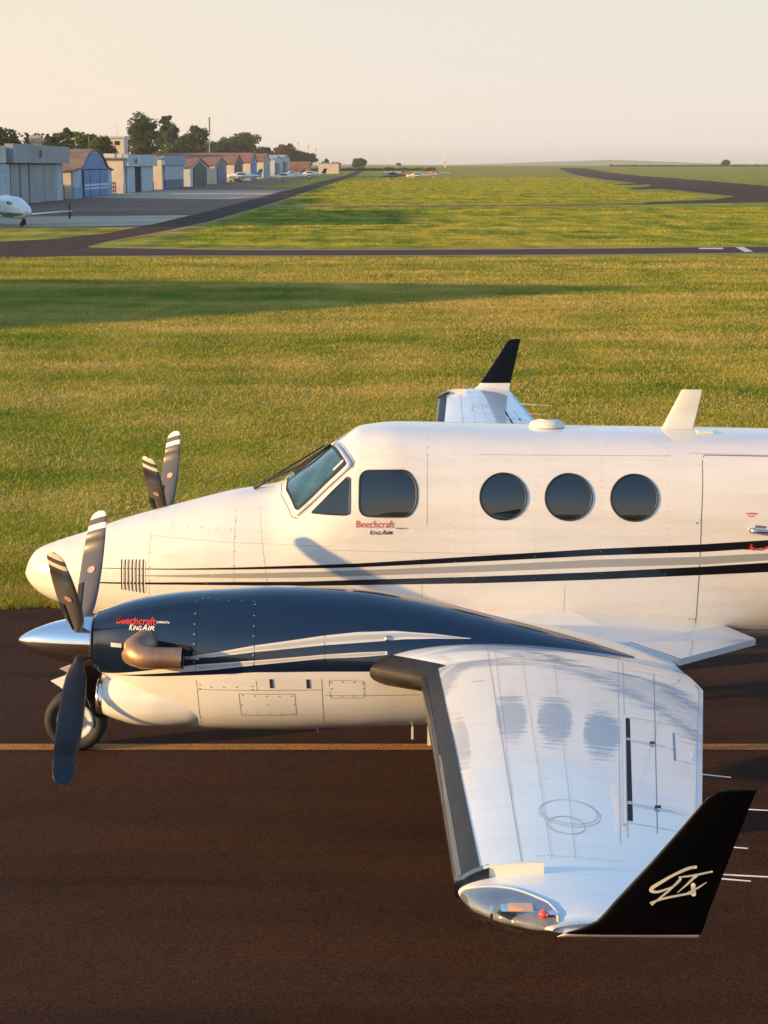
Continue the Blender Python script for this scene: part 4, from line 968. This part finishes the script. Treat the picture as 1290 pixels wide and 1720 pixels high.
# ------------------------------------------------------------------ hangars along the apron
def wavy(name,col,axis,freq,amp=.03,rough=.6,var=.15):
    m,nt,bs=newmat(name); v=coords(nt)
    w=N(nt,'ShaderNodeTexWave',bands_direction=axis); w.inputs['Scale'].default_value=freq; nt.links.new(v,w.inputs['Vector'])
    c=ramp(nt,noise(nt,v,.35,5),[(.3,tuple(x*(1-var) for x in col)),(.7,tuple(min(1,x*(1+var)) for x in col))])
    nt.links.new(c,bs.inputs['Base Color']); bs.inputs['Roughness'].default_value=rough
    bump(nt,bs,w.outputs['Fac'],.6,amp); return m
M['h_grey']=wavy('grey_sheet_cladding',(.30,.32,.32),'Y',.6); M['h_pale']=wavy('pale_blue_cladding',(.42,.50,.54),'Y',.6)
M['h_beige']=simple('beige_render_wall',(.72,.60,.46),.85,var=.15,vscale=.4); M['h_blue']=simple('blue_door_paint',(.012,.16,.42),.5,var=.12,vscale=.5)
M['h_bluegrey']=simple('blue_grey_paint',(.20,.36,.46),.6,var=.12,vscale=.5); M['h_dark']=simple('dark_green_door_paint',(.03,.055,.055),.6,var=.2,vscale=.5)
M['h_deep']=simple('deep_blue_door_paint',(.02,.09,.20),.5,var=.1,vscale=.5); M['h_slate']=simple('slate_door_paint',(.05,.06,.06),.6,var=.1,vscale=.5)
M['h_mint']=simple('pale_green_wall',(.36,.44,.40),.7,var=.1,vscale=.5); M['h_white']=simple('white_wall',(.62,.63,.63),.7,var=.1,vscale=.5)
M['roof_brown']=wavy('brown_fibre_roof',(.25,.15,.10),'Y',.5,.05,.9,.3); M['roof_tile']=wavy('red_tile_roof',(.30,.13,.08),'Y',.7,.06,.9,.3)
M['roof_grey']=simple('pale_roof_sheet',(.45,.42,.38),.8,var=.2,vscale=.6); M['interior']=simple('dark_interior',(.008,.008,.010),.9)
XF=-44.0
def box_part(name,x0,x1,y0,y1,z0,z1,mat,parent):
    return MB().box(x0,x1,y0,y1,z0,z1).build(name,mat,parent)
def profile_body(root,prof,depth,wall,roof,eave):
    """walls and roof from a front profile [(y,z)...] running left eave to right eave; front at x=0, body to x=-depth"""
    y0,y1=prof[0][0],prof[-1][0]
    P=[(y0,0)]+prof+[(y1,0)]; n=len(P)
    V=[(0,a,b) for a,b in P]+[(-depth,a,b) for a,b in P]
    F=[list(range(n)),[n+k for k in range(n)][::-1],[0,n,n+1,1],[n-2,2*n-2,2*n-1,n-1]]
    mob('wall',V,F,wall,root)
    o=.5; V=[];m=len(prof)
    for x in (o*.6,-depth-o):
        for dz in (.05,.30):
            for k,(a,b) in enumerate(prof):
                ext=-o if k==0 else (o if k==m-1 else 0); V.append((x,a+ext,b+dz+(-.15 if ext else 0)))
    F=[]
    for k in range(m-1):
        F+=[[k,k+1,2*m+k+1,2*m+k],[m+k,3*m+k,3*m+k+1,m+k+1],[k,m+k,m+k+1,k+1],[2*m+k,2*m+k+1,3*m+k+1,3*m+k]]
    F+=[[0,2*m,3*m,m],[m-1,2*m-1,4*m-1,3*m-1]]
    mob('roof',V,F,roof,root)
def hangar(label,Y0,Y1,prof,depth,wall,roof,eave,door,name='hangar'):
    r=empty(name,label,'hangar',(XF,Y0,0),0,'hangars along the apron')
    profile_body(r,[(a-Y0,b) for a,b in prof],depth,wall,roof,eave)
    for (a,b,z0,z1,mt,nm) in door:
        box_part(nm,.02,.16 if nm!='opening' else .05,a-Y0,b-Y0,z0,z1,mt,r)
    return r
def arch(y0,y1,ze,zp,n=12,p=2.):
    return [(y0+(y1-y0)*k/n, ze+(zp-ze)*(1-abs(2*k/n-1)**p)) for k in range(n+1)]
# large grey hangar
r=hangar('largest grey metal hangar at the left edge with a broad fascia above sliding doors',170,245.4,[(170,7.0),(245.4,7.0)],30,M['h_grey'],M['roof_grey'],7,
  [(239,243.5,0,5.1,M['h_pale'],'column')])
box_part('fascia',.02,1.1,206-170,245.4-170,5.25,7.6,M['h_grey'],r); box_part('fascia',.02,.9,170-170,202.5-170,5.25,7.3,M['h_beige'],r)
for a,b,mt in ((172,182,'h_pale'),(182.4,194,'h_pale'),(194.4,206.9,'h_pale'),(207.5,212.6,'h_grey'),(213.4,218.4,'h_grey'),(219.3,228.8,'h_grey'),(229.1,238.6,'h_grey')):
    box_part('door_panel',.10,.35,a-170,b-170,.05,5.1,M[mt],r)
box_part('door_void',.02,.06,2,69,.0,5.2,M['interior'],r)
V,F=text_mesh('18',1.3,0,.03); mob('number_sign',[(1.12,221.5-170+x*2.2,5.95+y*1.1) for x,y in V],F,M['interior'],r)
for k in range(3): box_part('roof_vent',-9-6*k,-7-6*k,60,63,7.3,7.9,M['roof_grey'],r)
# blue arched hangar
r=hangar('small hangar with a blue arched gable and blue doors with white bands',253.8,291.9,[(253.8,4.2),(259.5,4.35)]+arch(261.5,286.5,4.6,7.3,10,2.2)+[(288.5,4.35),(291.9,4.2)],32,M['h_pale'],M['roof_brown'],4.2,[])
aa=[(a-253.8,b-.25) for a,b in arch(262,286,4.6,7.3,12,2.2)]; V=[(.12,a,b) for a,b in aa]+[(.12,aa[-1][0],4.3),(.12,aa[0][0],4.3)]; mob('gable_board',V+[(.02,b,c) for _,b,c in V],[list(range(len(V)))]+[[k,(k+1)%len(V),len(V)+(k+1)%len(V),len(V)+k] for k in range(len(V))],M['h_blue'],r)
box_part('door_frame',.02,.12,7.6,32.8,0,4.4,M['h_slate'],r)
for a,b in ((262,267.3),(267.9,276.8),(277.4,286)): 
    box_part('door_panel',.10,.30,a-253.8,b-253.8,.05,4.25,M['h_blue'],r)
    box_part('door_band',.30,.33,a-253.8,b-253.8,1.75,2.1,M['h_white'],r); box_part('door_band',.30,.33,a-253.8,b-253.8,1.25,1.5,M['h_white'],r)
box_part('wall_base',.02,.1,0,7.5,0,1.7,M['h_bluegrey'],r); box_part('wall_base',.02,.1,33,38,0,1.7,M['h_bluegrey'],r)
box_part('wall_side',-30,-.3,-.15,-.02,0,4.1,M['h_beige'],r)
# white hangar with open black doorway
r=hangar('white flat-fronted hangar with a tall black open doorway',305.8,347,[(305.8,6.2),(347,6.2)],30,M['h_beige'],M['roof_brown'],6.2,[])
box_part('fascia',.02,.9,.2,41,4.85,6.95,M['h_pale'],r); box_part('door_panel',.1,.3,2.5,12.5,.05,4.8,M['h_pale'],r); box_part('door_panel',.1,.3,21.5,38,.05,4.8,M['h_pale'],r)
box_part('door_opening',.02,.07,12.5,21.5,0,4.8,M['interior'],r); box_part('wall_base',.02,.1,38.3,41.1,0,1.6,M['h_slate'],r)
V,F=text_mesh('14',1.3,0,.03); mob('number_sign',[(.93,6.5+x*4.0,5.25+y*1.2) for x,y in V],F,M['interior'],r)
for k in range(4): box_part('roof_vent',-4,-2,3+k*9,6+k*9,6.3,7.1,M['h_white'],r)
# blue banded hangar
r=hangar('pale flat-fronted hangar with a dark blue band along the foot of its doors',361,402,[(361,6.6),(402,6.6)],30,M['h_beige'],M['roof_grey'],6.6,[])
box_part('fascia',.02,.7,0,41,5.1,7.0,M['h_bluegrey'],r)
for a,b in ((3,11),(11.4,20),(20.4,29),(29.4,37)):
    box_part('door_panel',.1,.3,a,b,2.0,5.0,M['h_pale'],r); box_part('door_base',.1,.32,a,b,.05,1.98,M['h_deep'],r)
# gabled hangars with tiled roofs
for lab,Y0,Y1,ze,zp,dm,wm,nb in (('dark green doored gable hangar, nearest of the small ones with tiled roofs',416,461,4.6,6.6,'h_dark','h_white',3),
   ('gable hangar with deep blue doors between the dark green and the dark grey ones',479,516,5.2,7.2,'h_deep','h_beige',3),
   ('gable hangar with dark grey doors behind the parked blue and white airplane',541,577,5.6,8.2,'h_slate','h_beige',2),
   ('tall gable hangar with bright blue doors near the far end of the row',610,642,6.2,9.3,'h_blue','h_beige',2),
   ('gable hangar with pale green front, next to last cluster of white sheds',678,718,6.8,9.6,'h_mint','h_beige',2)):
    ym=(Y0+Y1)/2; r=hangar(lab,Y0,Y1,[(Y0,ze),(ym,zp),(Y1,ze)],34,M[wm],M['roof_tile'],ze,[])
    w=(Y1-Y0); a=w*.14; b=w*.86; V=[(.12,a,0),(.12,b,0),(.12,b,ze-.2),(.12,w/2,zp-.5),(.12,a,ze-.2)]
    mob('gable_front',V+[(.02,y,z) for _,y,z in V],[list(range(5))]+[[k,(k+1)%5,5+(k+1)%5,5+k] for k in range(5)],M[dm],r)
    for k in range(nb):
        box_part('door_panel',.13,.24,a+(b-a)*k/nb+.15,a+(b-a)*(k+1)/nb-.15,.05,ze-.5,M[dm],r)
for lab,Y0,Y1,z,mt in (('first white flat-topped shed past the green-fronted hangar',748,800,8.6,'h_white'),('second white flat-topped shed at the far end of the hangar row',806,872,9.4,'h_pale')):
    r=hangar(lab,Y0,Y1,[(Y0,z-.6),((Y0+Y1)/2,z+.5),(Y1,z-.6)],34,M[mt],M['roof_grey'],z,[])
    box_part('door_panel',.05,.3,6,20,.05,z-2.4,M['h_deep'],r); box_part('door_panel',.05,.3,26,40,.05,z-2.4,M['h_grey'],r)
# hangars out of frame on the left whose long shadows cross the grass
def shade_hangar(label,pts,h,ridge):
    r=empty('hangar',label,'hangar',(pts[0][0],pts[0][1],0),0,'hangars along the apron'); o=pts[0]
    P=[(x-o[0],y-o[1]) for x,y in pts]; n=len(P); V=[(x,y,0) for x,y in P]+[(x,y,h) for x,y in P]
    mob('wall',V,[[k,(k+1)%n,n+(k+1)%n,n+k] for k in range(n)]+[list(range(n))],M['h_grey'],r)
    c=(sum(p[0] for p in P)/n,sum(p[1] for p in P)/n); V=[(c[0]+(x-c[0])*1.02,c[1]+(y-c[1])*1.02,h+.02) for x,y in P]+[(c[0]+(x-c[0])*.3,c[1]+(y-c[1])*.3,h+ridge) for x,y in P]
    mob('roof',V,[[k,(k+1)%n,n+(k+1)%n,n+k] for k in range(n)]+[[n+k for k in range(n)],list(range(n))],M['roof_grey'],r)
shade_hangar('grey hangar outside the left edge whose shadow lies across the near grass',[(-25.5,45.5),(-56,50.5),(-76,32),(-50.5,25)],8.0,.3)
shade_hangar('tall grey hangar outside the left edge beside the jet',[(-46,120),(-46,168),(-80,168),(-80,120)],10.5,.5)
# low buildings beyond
for lab,x0,x1,y0,y1,h,m in (('low terracotta building beyond the end of the hangar row',-52,-40,1010,1030,9.5,'roof_tile'),('low beige building right of the terracotta one near the tree line',-36,-24,1040,1060,9,'h_beige')):
    r=empty('building',lab,'building',(x0,y0,terr(y0)-1)); box_part('wall',0,x1-x0,0,y1-y0,0,h-2,M[m],r); box_part('roof',-.5,x1-x0+.5,-.5,y1-y0+.5,h-2,h-1.6,M['roof_grey'],r)
# water tower block and tank
r=empty('tower_block','beige concrete tower rising behind the white hangar','tower',(-83,546,0))
box_part('wall',0,4.2,0,8,0,13.6,M['h_beige'],r); box_part('roof_slab',-.3,4.5,-.4,8.4,13.6,14.2,M['h_white'],r); box_part('window',1.2,2.8,-.04,-.01,11.4,12.6,M['interior'],r)
MB().tube([(1.5,4,14.2),(1.5,4,18)],.06,5).build('aerial',M['grey'],r)
r=empty('water_tank','small raised water tank over the roofs at the far left','tank',(-83,420,0))
box_part('tower',0,2.0,0,2.2,0,10.6,M['h_beige'],r); box_part('tank',-.4,2.4,-.5,2.7,10.6,12.2,M['roof_grey'],r)
# masts and poles
def pole(name,label,cat,x,y,h,r0,parts=(),group=None,z0=0,mat='grey'):
    r=empty(name,label,cat,(x,y,z0),0,group); MB().tube([(0,0,0),(0,0,h)],[r0,r0*.6],7).build('pole',M[mat],r)
    for nm,z0_,z1_,rad,mt in parts: MB().tube([(0,0,z0_),(0,0,z1_)],rad,8).build(nm,M[mt],r)
pole('cell_mast','slender telecom mast rising above the middle trees','mast',-80.4,836,27.5,.22,[('antenna_cluster',20,27.8,.55,'grey')])
for k,(u,x,y,z) in enumerate(((0,-60,1290,19.5),(1,-52.6,1290,17.5),(2,-47.2,1290,15.5))):
    pole('floodlight_pole',('left','middle','right')[k]+' one of the three thin floodlight poles above the reddish tree','pole',x,y,z+2,.12,[('lamp_head',z+.6,z+2.4,.55,'stripe_silver')],'floodlight poles')
pole('radio_mast','thin red and white radio mast on the horizon','mast',55,1500,15,.35,[('red_section',3,6,.4,'red'),('top_section',12,15,.36,'tip_white')],None,terr(1500),'tip_white')
pole('marker_post','short dark post standing on the apron edge','post',-26.4,151,1.45,.09,mat='soot')
for lab,x,y,h in (('thin lamp pole behind the blue arched hangar, nearer one',-78.6,456,12.1),('thin lamp pole behind the blue arched hangar, by the round green tree',-76.6,466,12.8)):
    pole('lamp_pole',lab,'pole',x,y,h,.08)

# ------------------------------------------------------------------ trees
def m_leaf(name,c0,c1):
    m,nt,bs=newmat(name); v=coords(nt); f=noise(nt,v,1.3,3); f2=noise(nt,v,.25,3)
    a=ramp(nt,f,[(.3,c0),(.7,c1)]); b=ramp(nt,f2,[(.3,(.75,.8,.75)),(.7,(1.15,1.1,1.0))])
    nt.links.new(mixc(nt,a,b,.9,'MULTIPLY'),bs.inputs['Base Color']); bs.inputs['Roughness'].default_value=.8; bs.inputs['Specular IOR Level'].default_value=.15; leafy(m,nt,bs,nt.links[-1].from_socket if False else mixc(nt,a,b,.9,'MULTIPLY'),.35); return m
M['leaf']=m_leaf('tree_leaves',(.030,.058,.014),(.085,.115,.028)); M['leaf_bright']=m_leaf('bright_tree_leaves',(.05,.10,.012),(.14,.18,.025))
M['leaf_dry']=m_leaf('dry_tree_leaves',(.07,.045,.025),(.15,.09,.05)); M['bark']=simple('bark',(.10,.075,.055),.9,var=.3,vscale=2)
def tree(label,x,y,h,w,seed,leaf='leaf',dense=1.,base=.25,shape='round',cat='tree',name='tree'):
    z0=terr(y); r=empty(name,label,cat,(x,y,z0)); rng=np.random.default_rng(seed)
    mb=MB(); top=h*.75; mb.tube([(0,0,-.3),(.1*w*.1,0,h*.3),(0,.1,top)],[h*.018,h*.013,h*.004],7)
    lobes=[]; nl=int(30*max(.5,dense)); zc=h*(base+1)/2; zr=h*(1-base)/2
    for k in range(nl):
        d=rng.normal(size=3); d/=np.linalg.norm(d); q=(.35+.65*rng.random()**.5)
        lr=w*(.09+.10*rng.random()); x_,y_=d[0]*q*(w/2-lr),d[1]*q*(w/2-lr); z_=zc+d[2]*q*(zr-lr*.6)
        if z_<h*.12: z_=h*.12
        lobes.append((x_,y_,z_,lr))
        mb.tube([(0,0,h*(base*.6+.2*rng.random())),(x_*.9,y_*.9,z_)],[h*.006,h*.002],4)
    mb.build('trunk',M['bark'],r)
    n=int(5200*dense); L=np.array(lobes); i=rng.integers(0,len(L),n); d=rng.normal(size=(n,3)); d/=np.linalg.norm(d,axis=1,keepdims=True)
    rad=L[i,3]*(.55+.5*rng.random(n)); C=L[i,:3]+d*rad[:,None]*np.array([1,1,.72])
    s=(.0009*w*30/max(1,dense)+.14)*(.6+.8*rng.random(n)); nn=d+rng.normal(size=(n,3))*.5; nn/=np.linalg.norm(nn,axis=1,keepdims=True)
    u=np.cross(nn,rng.normal(size=(n,3))); u/=np.linalg.norm(u,axis=1,keepdims=True); v=np.cross(nn,u)
    V=np.stack([C+u*s[:,None],C+v*s[:,None]*.8,C-u*s[:,None],C-v*s[:,None]*.8],1).reshape(-1,3).astype(np.float32)
    me=bpy.data.meshes.new('crown'); me.vertices.add(n*4); me.vertices.foreach_set('co',V.ravel()); me.loops.add(n*4); me.loops.foreach_set('vertex_index',np.arange(n*4,dtype=np.int32))
    me.polygons.add(n); me.polygons.foreach_set('loop_start',np.arange(0,n*4,4,dtype=np.int32)); me.materials.append(M[leaf]); me.update(); me.validate()
    link(bpy.data.objects.new('crown',me),r); return r
def px(u,D): return 2.984+(u-645)/2925.*D*1.0
for lab,u,D,vt,wp,leaf,dn,base,sh in (
  ('dark broad tree at the far left edge above the grey hangar',20,430,209,75,'leaf',1.5,.1,'round'),
  ('thin-crowned tree between the water tank and the round green tree',94,480,224,46,'leaf',.7,.2,'round'),
  ('small loose tree left of the round bright green one',120,500,214,50,'leaf_bright',.7,.2,'round'),
  ('round bright green mango-like tree behind the blue arched hangar',158,520,216,92,'leaf_bright',1.9,.05,'round'),
  ('tallest dark tree with a pointed crown behind the white hangar',248,640,184,66,'leaf',2.1,.12,'round'),
  ('slender tree with a small separate top tuft, right of the tallest tree',287,690,186,26,'leaf',.5,.62,'round'),
  ('wide olive tree right of the slender tufted tree',296,720,203,60,'leaf_bright',1.5,.15,'round'),
  ('pale olive tree with bare branches in the middle of the grove',335,800,206,62,'leaf',1.1,.15,'round'),
  ('bright lower tree in front of the grove above the tiled roofs',312,760,226,64,'leaf_bright',1.2,.05,'round'),
  ('dark low tree between the telecom mast and the wide dark one',372,930,233,66,'leaf',1.4,.05,'round'),
  ('wide dark tree above the slate-doored hangar',412,1060,219,84,'leaf',1.9,.1,'round'),
  ('dark low tree at the right end of the grove',446,1230,246,52,'leaf',1.2,.05,'round'),
  ('reddish dry tree above the white sheds',484,1250,240,50,'leaf_dry',1.3,.15,'round'),
  ('green-brown tree right of the reddish one',502,1300,252,56,'leaf',1.2,.1,'round'),
  ('bare grey-brown tree by the last shed',524,1330,257,34,'leaf_dry',.45,.15,'round'),
  ('small rounded tree left of the road end',548,1350,266,17,'leaf',.8,.02,'round'),
  ('small low tree next to the road end',566,1400,269,20,'leaf',.8,.02,'round'),
  ('round dark tree standing alone where the road meets the horizon',604,1450,264.5,32,'leaf',1.3,.0,'round'),
  ('lone dark tree on the right side of the horizon',1208,2200,268,17,'leaf',1.0,.0,'round'),
  ('tiny far tree on the horizon above the parked group',669,2600,273,12,'leaf',.5,.0,'round')):
    h=4.85+(279.2-vt)*D/3040-terr(D-14)
    tree(lab,px(u,D),D-14.1,h,wp*(1.12 if u<470 else 1)*D/2925,int(u)+7,leaf,dn,base,sh)
# scrub behind the hangars and far hedge lines
def scrub(name,label,x0,x1,y0,y1,h,n,s,leaf,seed):
    rng=np.random.default_rng(seed); X=x0+(x1-x0)*rng.random(n); Y=y0+(y1-y0)*rng.random(n)
    hh=h*(.45+.55*np.abs(np.sin(X*.13+Y*.05)*np.cos(X*.31+1))); Z=np.array([terr(q) for q in Y])+hh*rng.random(n)**.8
    C=np.stack([X,Y,Z],-1); u=rng.normal(size=(n,3)); u/=np.linalg.norm(u,axis=1,keepdims=True); v=np.cross(u,rng.normal(size=(n,3))); v/=np.linalg.norm(v,axis=1,keepdims=True)
    V=np.stack([C+u*s,C+v*s,C-u*s,C-v*s],1).reshape(-1,3)
    o=mob(name,V,[[4*k,4*k+1,4*k+2,4*k+3] for k in range(n)],M[leaf]); tag(o,label,'shrubs',kind='stuff')
scrub('shrubs','dark scrub filling the gap behind the hangar roofs',-120,-84,420,1000,14.0,26000,.6,'leaf',1)
scrub('hedge','long low hedge line on the far right horizon',300,1500,2300,2330,1.7,7000,1.6,'leaf',2)
scrub('far_shrubs','low scrub line beyond the parked group of airplanes',-60,40,1250,1270,2.2,2500,.8,'leaf',4)

# ------------------------------------------------------------------ parked airplanes
M['p_white']=simple('white_airframe',(.82,.82,.80),.35,coat=.5); M['p_cream']=simple('cream_airframe',(.80,.72,.55),.4,coat=.4)
M['p_red']=simple('red_airframe',(.50,.05,.03),.4,coat=.4); M['p_green']=simple('green_airframe',(.03,.16,.13),.4,coat=.4); M['p_orange']=simple('orange_airframe',(.62,.30,.10),.4,coat=.4)
M['p_blue']=simple('blue_airframe',(.05,.16,.32),.4,coat=.4)
def foil(mb,secs,vert=False):
    f=.5*(1-np.cos(np.linspace(0,math.pi,9))); V=[]
    for xl,c,s,z,t in secs:
        yt=np.clip(t*(1.9*np.sqrt(f)-1.4*f-.9*f*f+.4*f**3),0,None); x=xl+c*f
        a=np.concatenate([x,x[::-1][1:-1]]); b=np.concatenate([yt,-yt[::-1][1:-1]])
        V.append(np.stack([a,b+s,0*a+z],-1) if vert else np.stack([a,0*a+s,b+z],-1))
    P=np.array(V); m=P.shape[1]; mb.add(P.reshape(-1,3),grid_faces(len(V),m,True)+[list(range(m))[::-1],[(len(V)-1)*m+k for k in range(m)]])
def light_plane(label,x,y,rz,body,accent,high=False,tail=None,scale=1.):
    r=empty('light_airplane',label,'small airplane',(x,y,terr(y)),rz,'light airplanes parked far off'); r.scale=(scale,)*3
    L=Loft([[0,.05,1.25,1.15,1.05,2,2],[.25,.38,1.45,1.15,.78,2.1,2.2],[1.2,.5,1.52,1.15,.66,2.2,2.4],[1.9,.54,1.75,1.15,.62,2.2,2.4],[2.4,.55,2.0,1.2,.62,2.2,2.4],[3.4,.52,2.0,1.2,.64,2.2,2.4],[4.4,.38,1.75,1.2,.78,2.1,2.2],[6.4,.14,1.42,1.22,1.02,2,2],[7.4,.04,1.32,1.22,1.12,2,2]])
    L.mesh('fuselage',M[body],r,34,24)
    L.strip('cheat_line',[(.4,1.0),(7,1.16)],[(.4,1.14),(7,1.24)],.4,7,.012,M[accent],r,24,2); L.strip('cheat_line',[(.4,1.0),(7,1.16)],[(.4,1.14),(7,1.24)],.4,7,.012,M[accent],r,24,2,True)
    for mir in (False,True): L.strip('window',[(1.95,1.5),(3.9,1.45)],[(1.95,1.62),(2.4,1.85),(3.4,1.84),(3.9,1.62)],1.95,3.9,.014,M['pane'],r,14,3,mir)
    zw=2.02 if high else .82
    for s in (-1,1):
        mb=MB(); foil(mb,[(1.9,1.5,.3*s,zw,.12),(2.1,1.15,4.9*s,zw+(.05 if high else .35),.07)]); mb.build('wing',M[body],r,True)
        mb=MB(); foil(mb,[(6.3,1.0,.05*s,1.3,.05),(6.5,.7,1.6*s,1.32,.03)]); mb.build('tailplane',M[body],r,True)
    mb=MB(); foil(mb,[(5.9,1.4,0,1.25,.05),(6.9,.75,0,2.65,.03)],True); mb.build('tail_fin',M[tail or accent],r,True)
    for px_,py in ((.9,0),(2.9,1.2),(2.9,-1.2)):
        mb=MB(); mb.tube([(px_,py-.07,.2),(px_,py+.07,.2)],.2,14); w=mb.build('wheel',M['rubber'],r)
        MB().tube([(px_,py,.2),(px_,py*.6,.8)],.05,6).build('gear_leg',M[body],r)
    MB().tube([(-.18,0,1.15),(.02,0,1.15)],[.03,.14],10).build('spinner',M[accent],r)
    mb=MB(); mb.box(-.04,.0,-.06,.06,.25,2.05); mb.build('propeller',M['soot'],r)
    return r
light_plane('blue and white light airplane in front of the slate-doored hangar',px(388,560),540,R(12),'p_white','p_blue',scale=1.5)
light_plane('cream light airplane on the grass edge left of the road',px(458,560),546,R(8),'p_cream','grey',scale=1.35)
light_plane('white light airplane with black-tipped tail nearest to the road',px(503,690),675,R(8),'p_white','soot',scale=1.5)
light_plane('white light airplane behind the cream one, only its tail and wing showing',px(478,760),748,R(30),'p_white','p_blue',scale=1.4)
light_plane('green and white high-wing airplane with orange tail, leftmost of the group on the grass',px(640,640),626,R(10),'p_green','p_red',True,'p_orange',1.35)
light_plane('cream and red low-wing airplane in the middle of the group on the grass',px(681,620),606,R(6),'p_cream','p_red',False,'p_orange',1.35)
light_plane('white and dark airplane seen from behind, right of the cream and red one',px(728,690),676,R(80),'p_white','soot',True,None,1.2)
light_plane('small white airplane with red tail, left rear of the group on the grass',px(652,760),748,R(40),'p_white','p_red',True,'p_red',1.2)
# business jet on the apron at the left edge
jet=empty('business_jet','white and green jet with red engine covers parked at the left edge of the apron','jet',(-25.7,128.2,0),R(121))
J=Loft([[0,.05,1.25,1.15,1.05,2,2],[.2,.30,1.52,1.2,.88,2,2],[.8,.58,1.85,1.25,.72,2.1,2.1],[1.6,.75,2.05,1.3,.66,2.1,2.2],[2.3,.80,2.3,1.42,.62,2.1,2.2],[3.0,.82,2.42,1.5,.62,2.1,2.2],[8,.82,2.42,1.5,.66,2.1,2.2],[10,.6,2.4,1.6,.95,2,2],[12.4,.2,2.3,1.9,1.6,2,2]])
J.mesh('fuselage',M['p_white'],jet,60,40)
for mir in (False,True):
    J.strip('belly_stripe',[(.3,1.0),(3,.72),(9.5,1.0)],[(.3,1.1),(3,1.15),(9.5,1.4)],.3,9.5,.01,M['p_green'],jet,40,3,mir)
    J.strip('cockpit_window',[(1.9,1.75),(2.9,1.85)],[(1.9,1.92),(2.9,2.12)],1.9,2.9,.012,M['pane'],jet,10,3,mir)
    for k in range(5): 
        x=3.6+.85*k; J.poly('cabin_window',[(x+.17*math.cos(t),1.85+.21*math.sin(t)) for t in np.linspace(0,6.28,14,endpoint=False)],.012,M['pane'],jet) if not mir else None
for s in (-1,1):
    mb=MB(); foil(mb,[(4.6,2.3,.5*s,.82,.16),(5.4,1.0,5.9*s,1.12,.06)]); mb.build('wing',M['p_white'],jet,True)
    mb=MB(); foil(mb,[(12.4,1.5,.05*s,4.0,.06),(12.9,.9,2.7*s,4.05,.03)]); mb.build('tailplane',M['p_white'],jet,True)
    mb=MB(); mb.tube([(8.0,1.3*s,2.05),(8.2,1.3*s,2.05),(9.2,1.3*s,2.05),(10.1,1.3*s,2.05)],[.36,.42,.42,.28],18); e=mb.build('engine',M['p_white'],jet,True)
    mb=MB(); mb.tube([(7.93,1.3*s,2.05),(8.01,1.3*s,2.05)],.35,18); mb.build('engine_cover',M['p_red'],e)
    mb=MB(); mb.box(8.4,9.6,min(.7*s,1.0*s),max(.7*s,1.0*s),2.0,2.1); mb.build('pylon',M['p_white'],e)
    MB().tube([(5.6,1.6*s-.09,.28),(5.6,1.6*s+.09,.28)],.28,16).build('wheel',M['rubber'],jet); MB().tube([(5.6,1.6*s,.28),(5.6,1.6*s,.9)],.05,6).build('gear_leg',M['rim'],jet)
mb=MB(); foil(mb,[(10.2,3.0,0,2.2,.12),(12.2,1.6,0,4.05,.07)],True); mb.build('tail_fin',M['p_white'],jet,True)
MB().tube([(1.6,-.07,.22),(1.6,.07,.22)],.22,16).build('nose_wheel',M['rubber'],jet); MB().tube([(1.6,0,.22),(1.6,0,.8)],.04,6).build('nose_leg',M['rim'],jet)
# small clutter between the hangars
M['gate_brown']=simple('rusty_gate_paint',(.22,.10,.05),.7,var=.3,vscale=2)
for lab,y0,y1 in (('rusty brown gate between the grey and the blue arched hangar',247.5,252.5),('rusty brown gate between the blue arched and the white hangar',293,304)):
    r=empty('gate',lab,'gate',(-45.2,y0,0)); n=max(3,int((y1-y0)/2))
    for k in range(n+1): MB().box(-.06,.06,(y1-y0)*k/n-.08,(y1-y0)*k/n+.08,0,2.1).build('post',M['gate_brown'],r)
    for z in (.4,1.1,1.8): MB().box(-.04,.04,0,y1-y0,z,z+.22).build('rail',M['gate_brown'],r)
    MB().box(-3.2,-3.0,-.5,y1-y0+.5,0,2.4).build('panel',M['h_beige'],r)
r=empty('canopy','blue sloping canopy beside the grey hangar','canopy',(-49.5,246.6,0)); V=[(0,0,3.2),(4,0,2.4),(4,5,2.4),(0,5,3.2)]
mob('cover',V+[(a,b,c-.15) for a,b,c in V],[[0,1,2,3],[7,6,5,4],[0,4,5,1],[1,5,6,2],[2,6,7,3],[3,7,4,0]],M['h_blue'],r)
for a,b in ((.1,.1),(3.9,.1),(3.9,4.9),(.1,4.9)): MB().tube([(a,b,0),(a,b,2.4)],.07,6).build('post',M['grey'],r)

# ------------------------------------------------------------------ the hazy air
hm=bpy.data.materials.new('haze_air'); hm.use_nodes=True; hn=hm.node_tree; hn.nodes.clear()
ho=hn.nodes.new('ShaderNodeOutputMaterial'); pv=hn.nodes.new('ShaderNodeVolumePrincipled')
pv.inputs['Color'].default_value=(.99,.95,.90,1); pv.inputs['Density'].default_value=.00011; pv.inputs['Anisotropy'].default_value=.3
hn.links.new(pv.outputs[0],ho.inputs['Volume'])
hz_=MB().box(-9200,9200,-450,9200,-1,48).build('haze',hm); hz_['kind']='stuff'
